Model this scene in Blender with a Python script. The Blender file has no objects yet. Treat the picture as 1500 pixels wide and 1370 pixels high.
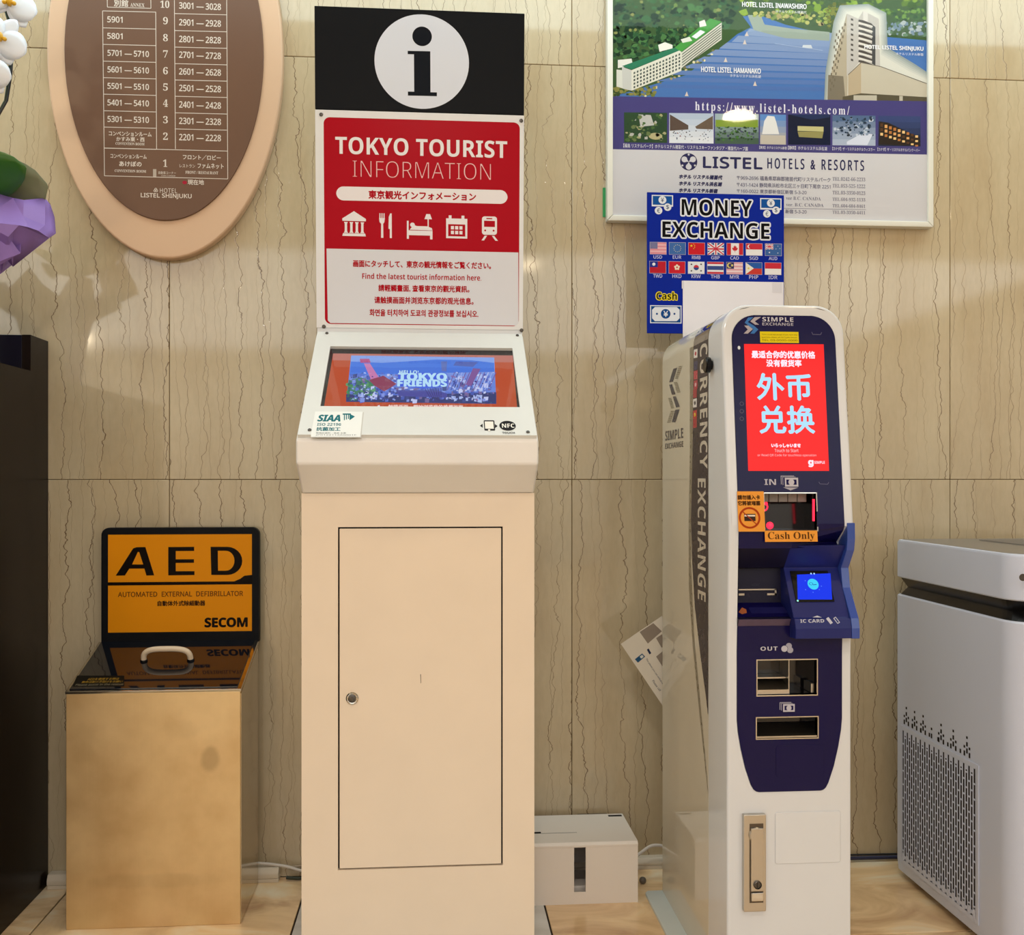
import bpy, bmesh, math, random
from mathutils import Vector, Matrix, geometry
# ------------------------------------------------------------------ scene, camera, exposure
SC = bpy.context.scene
COL = SC.collection
F, CX, CY = 1450.0, 750.0, 700.0          # focal length in pixels of the 1500 x 1370 photo, horizon at y = 700
YAW = math.radians(4.535)
DIST, EYE = 2.768, 1.10                   # camera to wall, camera height
SA, CA = math.sin(YAW), math.cos(YAW)
cam = bpy.data.cameras.new('camera'); cam.sensor_width = 36; cam.lens = 36 * F / 1500
cam.shift_y = (CY - 685) / 1500; cam.clip_start = 0.02
cam_ob = bpy.data.objects.new('camera', cam); COL.objects.link(cam_ob)
cam_ob.location = (0, -DIST, EYE); cam_ob.rotation_euler = (math.pi / 2, 0, -YAW)
SC.camera = cam_ob
SC.view_settings.view_transform = 'Standard'; SC.view_settings.look = 'None'
SC.view_settings.exposure = 0.08; SC.view_settings.gamma = 1.0
SC.view_settings.use_curve_mapping = False
SC.cycles.use_denoising = True
SC.cycles.max_bounces = 8; SC.cycles.diffuse_bounces = 4; SC.cycles.glossy_bounces = 4
SC.cycles.sample_clamp_indirect = 6.0

W = bpy.data.worlds.new('world'); SC.world = W; W.use_nodes = True
W.node_tree.nodes['Background'].inputs[0].default_value = (1.0, 0.93, 0.85, 1)
W.node_tree.nodes['Background'].inputs[1].default_value = 0.25

CEIL = 2.70
def area(name, loc, sx, sy, power, col, shape='RECTANGLE', rot=(0, 0, 0)):
    l = bpy.data.lights.new(name, 'AREA'); l.shape = shape; l.size = sx; l.size_y = sy
    l.energy = power; l.color = col
    o = bpy.data.objects.new(name, l); o.location = loc; o.rotation_euler = rot; COL.objects.link(o)
    return o
# cool strip set in the ceiling along the marble wall
area('strip_light', (0.0, -0.375, CEIL - 0.02), 8.0, 0.65, 46, (0.80, 0.98, 1.0))
# broad luminous lobby ceiling behind the camera
area('luminous_ceiling_light', (0.0, -6.9, CEIL - 0.02), 9.4, 5.4, 250, (0.89, 0.955, 1.0))
area('kiosk_downlight', (-0.03, -2.7, CEIL - 0.015), 0.26, 0.26, 16, (1.0, 0.95, 0.88), 'DISK')
# warm downlights (two of them glint in the glazed poster and the polished marble)
for lx, ly, pw in ((1.34, -1.53, 5), (-1.5, -1.53, 5), (-4.0, -8.8, 25), (0.71, -4.57, 1.6)):
    area('downlight', (lx, ly, CEIL - 0.015), 0.15, 0.15, pw, (1.0, 0.80, 0.52), 'DISK')

# ------------------------------------------------------------------ helpers
def ray(px, py):
    u = (px - CX) / F; v = -(py - CY) / F
    return Vector((SA + u * CA, CA - u * SA, v))
CAM = Vector((0, -DIST, EYE))
def PY(px, py, Y):
    d = ray(px, py); return CAM + d * ((Y + DIST) / d.y)
def PX(px, py, X):
    d = ray(px, py); return CAM + d * (X / d.x)
def PZ(px, py, Z):
    d = ray(px, py); return CAM + d * ((Z - EYE) / d.z)
def lin(c):
    if isinstance(c, str):
        c = c.lstrip('#'); c = [int(c[i:i + 2], 16) / 255 for i in (0, 2, 4)]
    return tuple((x / 12.92 if x <= 0.04045 else ((x + 0.055) / 1.055) ** 2.4) for x in c[:3])
def srgb(r, g, b): return lin((r / 255, g / 255, b / 255))

def new_mat(name):
    m = bpy.data.materials.new(name); m.use_nodes = True
    nt = m.node_tree; return m, nt, nt.nodes['Principled BSDF']
def N(nt, t, **kw):
    n = nt.nodes.new(t)
    for k, v in kw.items():
        if k.startswith('i_'):
            n.inputs[k[2:].replace('_', ' ')].default_value = v
        else: setattr(n, k, v)
    return n
def Lk(nt, a, b): nt.links.new(a, b)
def math_node(nt, op, a, b=None, c=None):
    n = nt.nodes.new('ShaderNodeMath'); n.operation = op
    for i, v in enumerate((a, b, c)):
        if v is None: continue
        if isinstance(v, (int, float)): n.inputs[i].default_value = v
        else: nt.links.new(v, n.inputs[i])
    return n.outputs[0]

def simple(name, col, rough=0.5, metal=0.0, var=0.04, scale=9.0, bump=0.0, bscale=300.0, coat=0.0, spec=0.5):
    """colour with slight cloudy variation and fine relief"""
    m, nt, b = new_mat(name)
    c = lin(col) if isinstance(col, str) else col
    tc = N(nt, 'ShaderNodeTexCoord')
    no = N(nt, 'ShaderNodeTexNoise'); no.inputs['Scale'].default_value = scale; no.inputs['Detail'].default_value = 4
    Lk(nt, tc.outputs['Object'], no.inputs['Vector'])
    mx = N(nt, 'ShaderNodeMix'); mx.data_type = 'RGBA'
    mx.inputs['A'].default_value = (*[x * (1 - var) for x in c], 1); mx.inputs['B'].default_value = (*[min(1, x * (1 + var)) for x in c], 1)
    Lk(nt, no.outputs['Fac'], mx.inputs['Factor']); Lk(nt, mx.outputs['Result'], b.inputs['Base Color'])
    b.inputs['Roughness'].default_value = rough; b.inputs['Metallic'].default_value = metal
    b.inputs['Coat Weight'].default_value = coat; b.inputs['Specular IOR Level'].default_value = spec
    if bump > 0:
        n2 = N(nt, 'ShaderNodeTexNoise'); n2.inputs['Scale'].default_value = bscale
        Lk(nt, tc.outputs['Object'], n2.inputs['Vector'])
        bp = N(nt, 'ShaderNodeBump'); bp.inputs['Strength'].default_value = bump; bp.inputs['Distance'].default_value = 0.001
        Lk(nt, n2.outputs['Fac'], bp.inputs['Height']); Lk(nt, bp.outputs['Normal'], b.inputs['Normal'])
    return m

def print_mat(name, rough=0.5, emit=0.0, coat=0.0):
    m, nt, b = new_mat(name)
    at = N(nt, 'ShaderNodeAttribute'); at.attribute_name = 'Col'
    tc = N(nt, 'ShaderNodeTexCoord'); no = N(nt, 'ShaderNodeTexNoise'); no.inputs['Scale'].default_value = 60
    Lk(nt, tc.outputs['Object'], no.inputs['Vector'])
    r = N(nt, 'ShaderNodeMapRange'); r.inputs['To Min'].default_value = rough * 0.9; r.inputs['To Max'].default_value = rough * 1.1
    Lk(nt, no.outputs['Fac'], r.inputs['Value']); Lk(nt, r.outputs['Result'], b.inputs['Roughness'])
    b.inputs['Coat Weight'].default_value = coat; b.inputs['Coat Roughness'].default_value = 0.03; b.inputs['Specular IOR Level'].default_value = 0.07
    if emit > 0:
        b.inputs['Base Color'].default_value = (0.01, 0.01, 0.01, 1)
        Lk(nt, at.outputs['Color'], b.inputs['Emission Color']); b.inputs['Emission Strength'].default_value = emit
        b.inputs['Roughness'].default_value = 0.08
    else: Lk(nt, at.outputs['Color'], b.inputs['Base Color'])
    return m

def finish(me, smooth=None):
    if smooth is not None:
        for p in me.polygons: p.use_smooth = True
        me.set_sharp_from_angle(angle=math.radians(smooth))
def obj(name, bm, mat, parent=None, smooth=35, label=None):
    bmesh.ops.recalc_face_normals(bm, faces=bm.faces)
    me = bpy.data.meshes.new(name); bm.to_mesh(me); bm.free()
    me.materials.append(mat); finish(me, smooth)
    o = bpy.data.objects.new(name, me); COL.objects.link(o)
    if parent: attach(o, parent)
    if label: o['label'] = label
    if smooth in (35, 40, 45):
        w_ = o.modifiers.new('weighted', 'WEIGHTED_NORMAL'); w_.keep_sharp = True; w_.weight = 50
    return o
def attach(o, parent):
    o.parent = parent
    o.matrix_parent_inverse = parent_world(parent).inverted()
def parent_world(p):
    m = Matrix.LocRotScale(p.location, p.rotation_euler, p.scale)
    return parent_world(p.parent) @ p.matrix_parent_inverse @ m if p.parent else m
def tag(o, label, cat, group=None, kind=None):
    if label: o['label'] = label
    if cat: o['category'] = cat
    if group: o['group'] = group
    if kind: o['kind'] = kind
    return o
def thing(name, label, cat, loc=(0, 0, 0), group=None):
    o = bpy.data.objects.new(name, None); o.empty_display_size = 0.05; COL.objects.link(o); o.location = loc
    return tag(o, label, cat, group)

def add_box(bm, x0, x1, y0, y1, z0, z1, bev=0.0, seg=2):
    g = bmesh.ops.create_cube(bm, size=1)
    vs = g['verts']
    for v in vs:
        v.co = Vector((x0 + (v.co.x + .5) * (x1 - x0), y0 + (v.co.y + .5) * (y1 - y0), z0 + (v.co.z + .5) * (z1 - z0)))
    if bev > 0:
        es = list({e for v in vs for e in v.link_edges})
        bmesh.ops.bevel(bm, geom=es, offset=bev, segments=seg, affect='EDGES', profile=0.5)
    return bm
def box(x0, x1, y0, y1, z0, z1, bev=0.0, seg=2): return add_box(bmesh.new(), x0, x1, y0, y1, z0, z1, bev, seg)
def prism(pts, axis, a, b, bev=0.0, seg=2, bm=None):
    """extrude a closed outline. axis 'X': pts are (y,z); 'Y': (x,z); 'Z': (x,y)"""
    own = bmesh.new()
    def mk(p, t):
        return {'X': (t, p[0], p[1]), 'Y': (p[0], t, p[1]), 'Z': (p[0], p[1], t)}[axis]
    va = [own.verts.new(mk(p, a)) for p in pts]; vb = [own.verts.new(mk(p, b)) for p in pts]
    n = len(pts)
    own.faces.new(va[::-1]); own.faces.new(vb)
    for i in range(n): own.faces.new((va[i], va[(i + 1) % n], vb[(i + 1) % n], vb[i]))
    bmesh.ops.recalc_face_normals(own, faces=own.faces)
    if bev > 0: bmesh.ops.bevel(own, geom=[e for e in own.edges if e.calc_face_angle(0) > 0.5], offset=bev, segments=seg, affect='EDGES', profile=0.5)
    big = [f for f in own.faces if len(f.verts) > 4]
    if big: bmesh.ops.triangulate(own, faces=big)
    if bm is None: return own
    me = bpy.data.meshes.new('tmp'); own.to_mesh(me); own.free(); bm.from_mesh(me); bpy.data.meshes.remove(me)
    return bm
def rrect(x0, x1, z0, z1, r, n=8, rs=None):
    """rounded rectangle outline (ccw). rs = radii (bl, br, tr, tl)"""
    rs = rs or (r, r, r, r); out = []
    for (cx, cz, sx, sz, a0, rr) in ((x0, z0, 1, 1, math.pi, rs[0]), (x1, z0, -1, 1, 1.5 * math.pi, rs[1]), (x1, z1, -1, -1, 0, rs[2]), (x0, z1, 1, -1, .5 * math.pi, rs[3])):
        if rr <= 0: out.append((cx, cz)); continue
        for i in range(n + 1):
            a = a0 + i / n * math.pi / 2
            out.append((cx + sx * rr + rr * math.cos(a), cz + sz * rr + rr * math.sin(a)))
    return out
def tube(bm, pts, r, n=10, closed=False, caps=True):
    pts = [Vector(p) for p in pts]; rings = []
    m = len(pts); up = None
    for i, p in enumerate(pts):
        if closed: t = (pts[(i + 1) % m] - pts[i - 1])
        else: t = pts[min(i + 1, m - 1)] - pts[max(i - 1, 0)]
        t.normalize()
        if up is None:
            up = Vector((0, 0, 1)) if abs(t.z) < 0.9 else Vector((1, 0, 0))
        s = t.cross(up).normalized(); up = s.cross(t).normalized()
        rr = r[i] if isinstance(r, (list, tuple)) else r
        rings.append([bm.verts.new(p + s * rr * math.cos(k / n * 2 * math.pi) + up * rr * math.sin(k / n * 2 * math.pi)) for k in range(n)])
    rng = range(m) if closed else range(m - 1)
    for i in rng:
        a, b = rings[i], rings[(i + 1) % m]
        for k in range(n): bm.faces.new((a[k], a[(k + 1) % n], b[(k + 1) % n], b[k]))
    if caps and not closed: bm.faces.new(rings[0][::-1]); bm.faces.new(rings[-1])
    return bm
def lathe(bm, prof, c, axis='Z', n=24):
    """prof: list (r, h) around an axis through c"""
    def mk(r, h, a):
        x, y = r * math.cos(a), r * math.sin(a)
        v = {'Z': (x, y, h), 'Y': (x, h, y), 'X': (h, x, y)}[axis]
        return Vector(c) + Vector(v)
    rings = []
    for r, h in prof:
        if r < 1e-6: rings.append([bm.verts.new(mk(0, h, 0))])
        else: rings.append([bm.verts.new(mk(r, h, k / n * 2 * math.pi)) for k in range(n)])
    for a, b in zip(rings, rings[1:]):
        for k in range(n):
            q = (k + 1) % n
            if len(a) == 1 and len(b) == 1: continue
            if len(a) == 1: bm.faces.new((a[0], b[q], b[k]))
            elif len(b) == 1: bm.faces.new((a[k], a[q], b[0]))
            else: bm.faces.new((a[k], a[q], b[q], b[k]))
    if len(rings[0]) > 1: bm.faces.new(rings[0][::-1])
    if len(rings[-1]) > 1: bm.faces.new(rings[-1])
    return bm

# ---- glyphs from Blender's own built-in font
def bs(s):      # bold sans
    o = ''
    for ch in s:
        if 'A' <= ch <= 'Z': o += chr(0x1D5D4 + ord(ch) - 65)
        elif 'a' <= ch <= 'z': o += chr(0x1D5EE + ord(ch) - 97)
        elif '0' <= ch <= '9': o += chr(0x1D7EC + ord(ch) - 48)
        else: o += ch
    return o
def sf(s):      # bold serif
    o = ''
    for ch in s:
        if 'A' <= ch <= 'Z': o += chr(0x1D400 + ord(ch) - 65)
        elif 'a' <= ch <= 'z': o += chr(0x1D41A + ord(ch) - 97)
        elif '0' <= ch <= '9': o += chr(0x1D7CE + ord(ch) - 48)
        else: o += ch
    return o
def ss(s):      # plain sans
    o = ''
    for ch in s:
        if 'A' <= ch <= 'Z': o += chr(0x1D5A0 + ord(ch) - 65)
        elif 'a' <= ch <= 'z': o += chr(0x1D5BA + ord(ch) - 97)
        elif '0' <= ch <= '9': o += chr(0x1D7E2 + ord(ch) - 48)
        else: o += ch
    return o
_gc = {}
def glyphs(s, res=2, off=0.0, space=1.0):
    k = (s, res, off, space)
    if k not in _gc:
        c = bpy.data.curves.new('t', 'FONT'); c.body = s; c.resolution_u = res; c.offset = off; c.space_character = space
        o = bpy.data.objects.new('t', c); me = bpy.data.meshes.new_from_object(o)
        vs = [(v.co.x, v.co.y) for v in me.vertices]; fs = [tuple(p.vertices) for p in me.polygons]
        bpy.data.meshes.remove(me); bpy.data.objects.remove(o); bpy.data.curves.remove(c)
        xs = [v[0] for v in vs] or [0, 1]; ys = [v[1] for v in vs] or [0, 1]
        x0, x1, y0, y1 = min(xs), max(xs), min(ys), max(ys)
        vs = [((x - x0) / max(x1 - x0, 1e-6), (y - y0) / max(y1 - y0, 1e-6)) for x, y in vs]
        _gc[k] = (vs, fs)
    return _gc[k]

class Print:
    """flat print on one real plane; pixel coordinates of the photo are cast onto that plane"""
    STEP = 0.00012
    def __init__(s, o, u, v):
        s.o = Vector(o); s.u = Vector(u).normalized(); s.v = Vector(v).normalized(); s.n = s.u.cross(s.v)
        s.V = []; s.Fc = []; s.C = []; s.layer = 1; s.k = 0
    def loc(s, px, py):
        d = ray(px, py); t = (s.o - CAM).dot(s.n) / d.dot(s.n); p = CAM + d * t - s.o
        return (p.dot(s.u), p.dot(s.v))
    def w(s, a, b, layer): return s.o + s.u * a + s.v * b + s.n * (layer * s.STEP)
    def up(s): s.layer += 1
    def raw(s, pts, faces, col):
        c = lin(col) if isinstance(col, str) else col
        s.k += 1; b = len(s.V); s.V += [s.w(a, q, s.layer + 0.022 * (s.k % 40)) for a, q in pts]
        for f in faces: s.Fc.append([b + i for i in f]); s.C.append(c)
    def lpoly(s, pts, col):
        if len(pts) <= 4 and len(pts) > 2: s.raw(pts, [list(range(len(pts)))], col); return
        tr = geometry.tessellate_polygon([[Vector((a, b, 0)) for a, b in pts]])
        s.raw(pts, tr, col)
    def poly(s, pix, col): s.lpoly([s.loc(*p) for p in pix], col)
    def box4(s, x0, y0, x1, y1):
        a0, t = s.loc(x0, y0); _, b = s.loc(x0, y1); a1, _ = s.loc(x1, y0); return a0, b, a1, t
    def rect(s, x0, y0, x1, y1, col):
        a0, b, a1, t = s.box4(x0, y0, x1, y1); s.lpoly([(a0, b), (a1, b), (a1, t), (a0, t)], col)
    def rr(s, x0, y0, x1, y1, r, col, rs=None):
        a0, b, a1, t = s.box4(x0, y0, x1, y1); k = (a1 - a0) / (x1 - x0)
        s.lpoly(rrect(a0, a1, b, t, r * k, 6, [q * k for q in rs] if rs else None), col)
    def circ(s, x, y, r, col, ry=None, n=32):
        a, b = s.loc(x, y); a1, _ = s.loc(x + r, y); rr_ = abs(a1 - a); _, b1 = s.loc(x, y + (ry or r)); rv = abs(b1 - b)
        s.lpoly([(a + rr_ * math.cos(i / n * 6.28319), b + rv * math.sin(i / n * 6.28319)) for i in range(n)], col)
    def ring(s, x, y, r, w, col, ry=None, n=40):
        a, b = s.loc(x, y); a1, _ = s.loc(x + r, y); R = abs(a1 - a); _, b1 = s.loc(x, y + (ry or r)); RV = abs(b1 - b); q = 1 - w / r
        pts = [(a + R * math.cos(i / n * 6.28319), b + RV * math.sin(i / n * 6.28319)) for i in range(n)] + \
              [(a + q * R * math.cos(i / n * 6.28319), b + q * RV * math.sin(i / n * 6.28319)) for i in range(n)]
        s.raw(pts, [(i, (i + 1) % n, n + (i + 1) % n, n + i) for i in range(n)], col)
    def line(s, pix, w, col):
        P = [Vector(s.loc(*p)) for p in pix]; k = (Vector(s.loc(pix[0][0] + 1, pix[0][1])) - P[0]).length
        for p, q in zip(P, P[1:]):
            d = (q - p).normalized(); m = Vector((-d.y, d.x)) * (w * k / 2)
            s.lpoly([tuple(p - m), tuple(q - m), tuple(q + m), tuple(p + m)], col)
    def text(s, t, x0, y0, x1, y1, col, res=2, bold=0.0, shear=0.0, space=1.0, grow=0.0, off=0.0, rot=0, warp=None):
        """fit the inked box of a string into x0..x1, y0 (top) .. y1 (bottom), measured at its left end"""
        a0, b, a1, tt = s.box4(x0, y0, x1, y1); k = abs(a1 - a0) / abs(x1 - x0)
        vs, fs = glyphs(ss(t), res, off, space)
        sh = [(0, 0)]
        if bold: sh = [(-bold * k / 2, 0), (bold * k / 2, 0), (0, bold * k / 2), (0, -bold * k / 2)]
        if grow: sh = [(grow * k * math.cos(i * math.pi / 6), grow * k * math.sin(i * math.pi / 6)) for i in range(12)]
        for dx, dy in sh:
            if rot == -90: pts = [(a0 + (a1 - a0) * q + dx, tt + (b - tt) * p + dy) for p, q in vs]
            else: pts = [(a0 + (a1 - a0) * (p + shear * q) + dx, b + (tt - b) * q + dy) for p, q in vs]
            s.raw(pts, fs, col)
    def make(s, name, mat, parent=None, label=None):
        me = bpy.data.meshes.new(name); me.from_pydata([tuple(v) for v in s.V], [], s.Fc)
        ca = me.color_attributes.new('Col', 'FLOAT_COLOR', 'CORNER'); buf = []
        for p in me.polygons: buf += list((*s.C[p.index], 1.0)) * p.loop_total
        ca.data.foreach_set('color', buf); me.materials.append(mat)
        # all faces look the same way
        bm = bmesh.new(); bm.from_mesh(me)
        for f in bm.faces:
            f.normal_update()
            if f.normal.dot(s.n) < 0: f.normal_flip()
        bm.to_mesh(me); bm.free()
        o = bpy.data.objects.new(name, me); COL.objects.link(o)
        if parent: attach(o, parent)
        if label: o['label'] = label
        return o

UX, UZ = Vector((1, 0, 0)), Vector((0, 0, 1))
PRINT = print_mat('printed_ink', 0.45)
PRINT_GLOSS = print_mat('printed_gloss', 0.3)
PRINT_GLAZED = print_mat('printed_under_clear_film', 0.5)
SCREEN_RED = print_mat('screen_bright', 0.1, emit=1.0)
SCREEN_DIM = print_mat('screen_soft', 0.1, emit=0.9)

# ------------------------------------------------------------------ materials
def marble(name, base, dark, vein, rough):
    m, nt, b = new_mat(name)
    geo = N(nt, 'ShaderNodeNewGeometry'); oi = N(nt, 'ShaderNodeObjectInfo')
    off = N(nt, 'ShaderNodeVectorMath', operation='MULTIPLY_ADD')
    Lk(nt, oi.outputs['Random'], off.inputs[0]); off.inputs[1].default_value = (7.3, 3.1, 5.7); Lk(nt, geo.outputs['Position'], off.inputs[2])
    sep = N(nt, 'ShaderNodeSeparateXYZ'); Lk(nt, off.outputs[0], sep.inputs[0])
    def noise(sx, sz, det, rg=0.5, seed=0.0):
        mp = N(nt, 'ShaderNodeMapping'); mp.inputs['Scale'].default_value = (sx, 1, sz); mp.inputs['Location'].default_value = (seed, seed, seed)
        Lk(nt, off.outputs[0], mp.inputs['Vector'])
        n = N(nt, 'ShaderNodeTexNoise'); n.inputs['Scale'].default_value = 1; n.inputs['Detail'].default_value = det; n.inputs['Roughness'].default_value = rg
        Lk(nt, mp.outputs[0], n.inputs['Vector']); return n.outputs['Fac']
    def veins(freq, seed, width, lo, hi):
        g = math_node(nt, 'MULTIPLY', sep.outputs[0], freq)
        g = math_node(nt, 'MULTIPLY_ADD', noise(2.2, 0.9, 1, .5, seed), 3.2, g)
        g = math_node(nt, 'MULTIPLY_ADD', noise(7, 11, 2, .55, seed + 3), 0.95, g)
        g = math_node(nt, 'MULTIPLY_ADD', noise(18, 55, 2, .6, seed + 5), 0.36, g)
        fr = math_node(nt, 'FRACT', g); d = math_node(nt, 'ABSOLUTE', math_node(nt, 'SUBTRACT', fr, 0.5))
        idn = N(nt, 'ShaderNodeTexWhiteNoise', noise_dimensions='1D'); Lk(nt, math_node(nt, 'FLOOR', g), idn.inputs['W'])
        patch = noise(3.0, 2.6, 2, .5, seed + 9)
        st = math_node(nt, 'MULTIPLY', math_node(nt, 'MULTIPLY_ADD', idn.outputs['Value'], .8, .35), patch)
        mr = N(nt, 'ShaderNodeMapRange', interpolation_type='SMOOTHSTEP'); mr.inputs['From Min'].default_value = lo; mr.inputs['From Max'].default_value = hi
        Lk(nt, st, mr.inputs['Value'])
        wv = math_node(nt, 'MULTIPLY', mr.outputs[0], width)
        q = math_node(nt, 'DIVIDE', d, math_node(nt, 'ADD', wv, 0.006))
        l = N(nt, 'ShaderNodeMapRange', interpolation_type='SMOOTHSTEP'); l.inputs['From Min'].default_value = 1.0; l.inputs['From Max'].default_value = 0.25
        Lk(nt, q, l.inputs['Value'])
        return math_node(nt, 'MULTIPLY', l.outputs[0], mr.outputs[0])
    v1 = veins(18.0, 0.0, 0.022, 0.0, 0.42); v2 = veins(33.0, 21.0, 0.032, 0.08, 0.60)
    vv = math_node(nt, 'MAXIMUM', v1, math_node(nt, 'MULTIPLY', v2, 0.75))
    mx = N(nt, 'ShaderNodeMix', data_type='RGBA'); mx.inputs['A'].default_value = (*base, 1); mx.inputs['B'].default_value = (*dark, 1)
    cloud = N(nt, 'ShaderNodeMapRange'); cloud.inputs['From Min'].default_value = .3; cloud.inputs['From Max'].default_value = .75
    Lk(nt, noise(5, 1.6, 6, .6, 40), cloud.inputs['Value']); Lk(nt, cloud.outputs[0], mx.inputs['Factor'])
    mg = N(nt, 'ShaderNodeMix', data_type='RGBA'); mg.blend_type = 'MULTIPLY'; mg.inputs['Factor'].default_value = 1
    gr = N(nt, 'ShaderNodeMapRange'); gr.inputs['To Min'].default_value = .9; gr.inputs['To Max'].default_value = 1.08
    Lk(nt, noise(90, 30, 3, .6, 60), gr.inputs['Value']); Lk(nt, mx.outputs['Result'], mg.inputs['A']); Lk(nt, gr.outputs[0], mg.inputs['B'])
    m2 = N(nt, 'ShaderNodeMix', data_type='RGBA'); Lk(nt, mg.outputs['Result'], m2.inputs['A']); m2.inputs['B'].default_value = (*vein, 1)
    Lk(nt, math_node(nt, 'MULTIPLY', vv, 0.95), m2.inputs['Factor']); Lk(nt, m2.outputs['Result'], b.inputs['Base Color'])
    b.inputs['Roughness'].default_value = rough; b.inputs['Specular IOR Level'].default_value = 0.8
    bp = N(nt, 'ShaderNodeBump'); bp.inputs['Strength'].default_value = 0.25; bp.inputs['Distance'].default_value = 0.001
    Lk(nt, math_node(nt, 'MULTIPLY', vv, -1.0), bp.inputs['Height']); Lk(nt, bp.outputs['Normal'], b.inputs['Normal'])
    return m
WALL_MARBLE = marble('veined_beige_marble', srgb(203, 188, 158), srgb(184, 163, 129), srgb(108, 84, 56), 0.07)

def floor_marble(name, c1, c2, c3):
    m, nt, b = new_mat(name)
    geo = N(nt, 'ShaderNodeNewGeometry'); oi = N(nt, 'ShaderNodeObjectInfo')
    off = N(nt, 'ShaderNodeVectorMath', operation='MULTIPLY_ADD')
    Lk(nt, oi.outputs['Random'], off.inputs[0]); off.inputs[1].default_value = (9.3, 4.1, 2.7); Lk(nt, geo.outputs['Position'], off.inputs[2])
    mp = N(nt, 'ShaderNodeMapping'); mp.inputs['Rotation'].default_value = (0, 0, .35); mp.inputs['Scale'].default_value = (2.0, 3.6, 1); Lk(nt, off.outputs[0], mp.inputs['Vector'])
    n = N(nt, 'ShaderNodeTexNoise'); n.inputs['Scale'].default_value = 1.6; n.inputs['Detail'].default_value = 5; n.inputs['Distortion'].default_value = 1.6
    Lk(nt, mp.outputs[0], n.inputs['Vector'])
    cr = N(nt, 'ShaderNodeValToRGB'); e = cr.color_ramp.elements
    e[0].position = .32; e[0].color = (*c2, 1); e[1].position = .56; e[1].color = (*c1, 1)
    x = e.new(.44); x.color = (*[(a + q) / 2 for a, q in zip(c1, c2)], 1); x = e.new(.72); x.color = (*c3, 1)
    Lk(nt, n.outputs['Fac'], cr.inputs[0]); Lk(nt, cr.outputs[0], b.inputs['Base Color'])
    b.inputs['Roughness'].default_value = 0.18
    return m
FLOOR_MARBLE = floor_marble('beige_floor_marble', srgb(246, 212, 164), srgb(200, 158, 118), srgb(252, 236, 206))
FLOOR_PALE = floor_marble('pale_floor_marble', srgb(214, 210, 204), srgb(196, 190, 182), srgb(226, 224, 220))
JOINT = simple('joint_mortar', srgb(120, 98, 68), 0.9)
FJOINT = simple('floor_joint', srgb(50, 38, 30), 0.9)
CEILM = simple('white_ceiling', srgb(224, 222, 218), 0.9)
LOBBY = simple('pale_lobby_wall', srgb(232, 229, 224), 0.6)
WHITE_STEEL = simple('cream_painted_steel', srgb(236, 218, 196), 0.38, bump=0.06, bscale=900)
WHITE_GLOSS = simple('white_gloss_plastic', srgb(218, 221, 226), 0.12, var=0.015)
WHITE_SIDE = simple('glossy_cream_side_panel', srgb(214, 207, 190), 0.05, var=0.02)
NAVY = simple('navy_gloss_panel', srgb(16, 12, 66), 0.2, var=0.08, scale=3, spec=.22)
NAVY_LT = simple('navy_satin_plastic', srgb(28, 36, 104), 0.35, var=0.05, spec=.3)
NAVY_DK = simple('dark_navy_recess', srgb(20, 18, 44), 0.4, spec=.25)
BLACK = simple('black_plastic', srgb(11, 10, 12), 0.25, spec=.25)
WHITE_SIGN = simple('white_sign_panel', srgb(232, 234, 238), 0.4, spec=.3)
WHITE_HEAD = simple('kiosk_paint_cool_lit', srgb(238, 236, 234), 0.38)  # whiter than the body: cooler light on the head put into its colour
FACEW = simple('faceplate_cool_lit', srgb(218, 219, 216), 0.35)  # cooler light on the sloping plate put into this colour too
BLACKM = simple('matt_black', srgb(10, 12, 17), 0.5, spec=.14)
STEEL = simple('satin_steel', srgb(190, 184, 174), 0.28, 1.0, var=0.06, bump=0.1, bscale=500)
STEEL_SHINY = simple('polished_steel', srgb(200, 196, 188), 0.12, 1.0, var=0.04)
DARKSTEEL = simple('dark_screw_metal', srgb(92, 88, 84), 0.35, 1.0)
WOOD = None
def wood_mat():
    m, nt, b = new_mat('black_brown_lacquered_wood')
    tc = N(nt, 'ShaderNodeTexCoord'); mp = N(nt, 'ShaderNodeMapping'); mp.inputs['Scale'].default_value = (40, 40, 1.5); Lk(nt, tc.outputs['Object'], mp.inputs['Vector'])
    n = N(nt, 'ShaderNodeTexNoise'); n.inputs['Scale'].default_value = 1.5; n.inputs['Detail'].default_value = 5; Lk(nt, mp.outputs[0], n.inputs['Vector'])
    cr = N(nt, 'ShaderNodeValToRGB'); cr.color_ramp.elements[0].color = (*srgb(20, 15, 13), 1); cr.color_ramp.elements[1].color = (*srgb(40, 31, 25), 1)
    Lk(nt, n.outputs['Fac'], cr.inputs[0]); Lk(nt, cr.outputs[0], b.inputs['Base Color']); b.inputs['Roughness'].default_value = 0.2; b.inputs['Specular IOR Level'].default_value = .08
    return m
WOOD = wood_mat()

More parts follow.
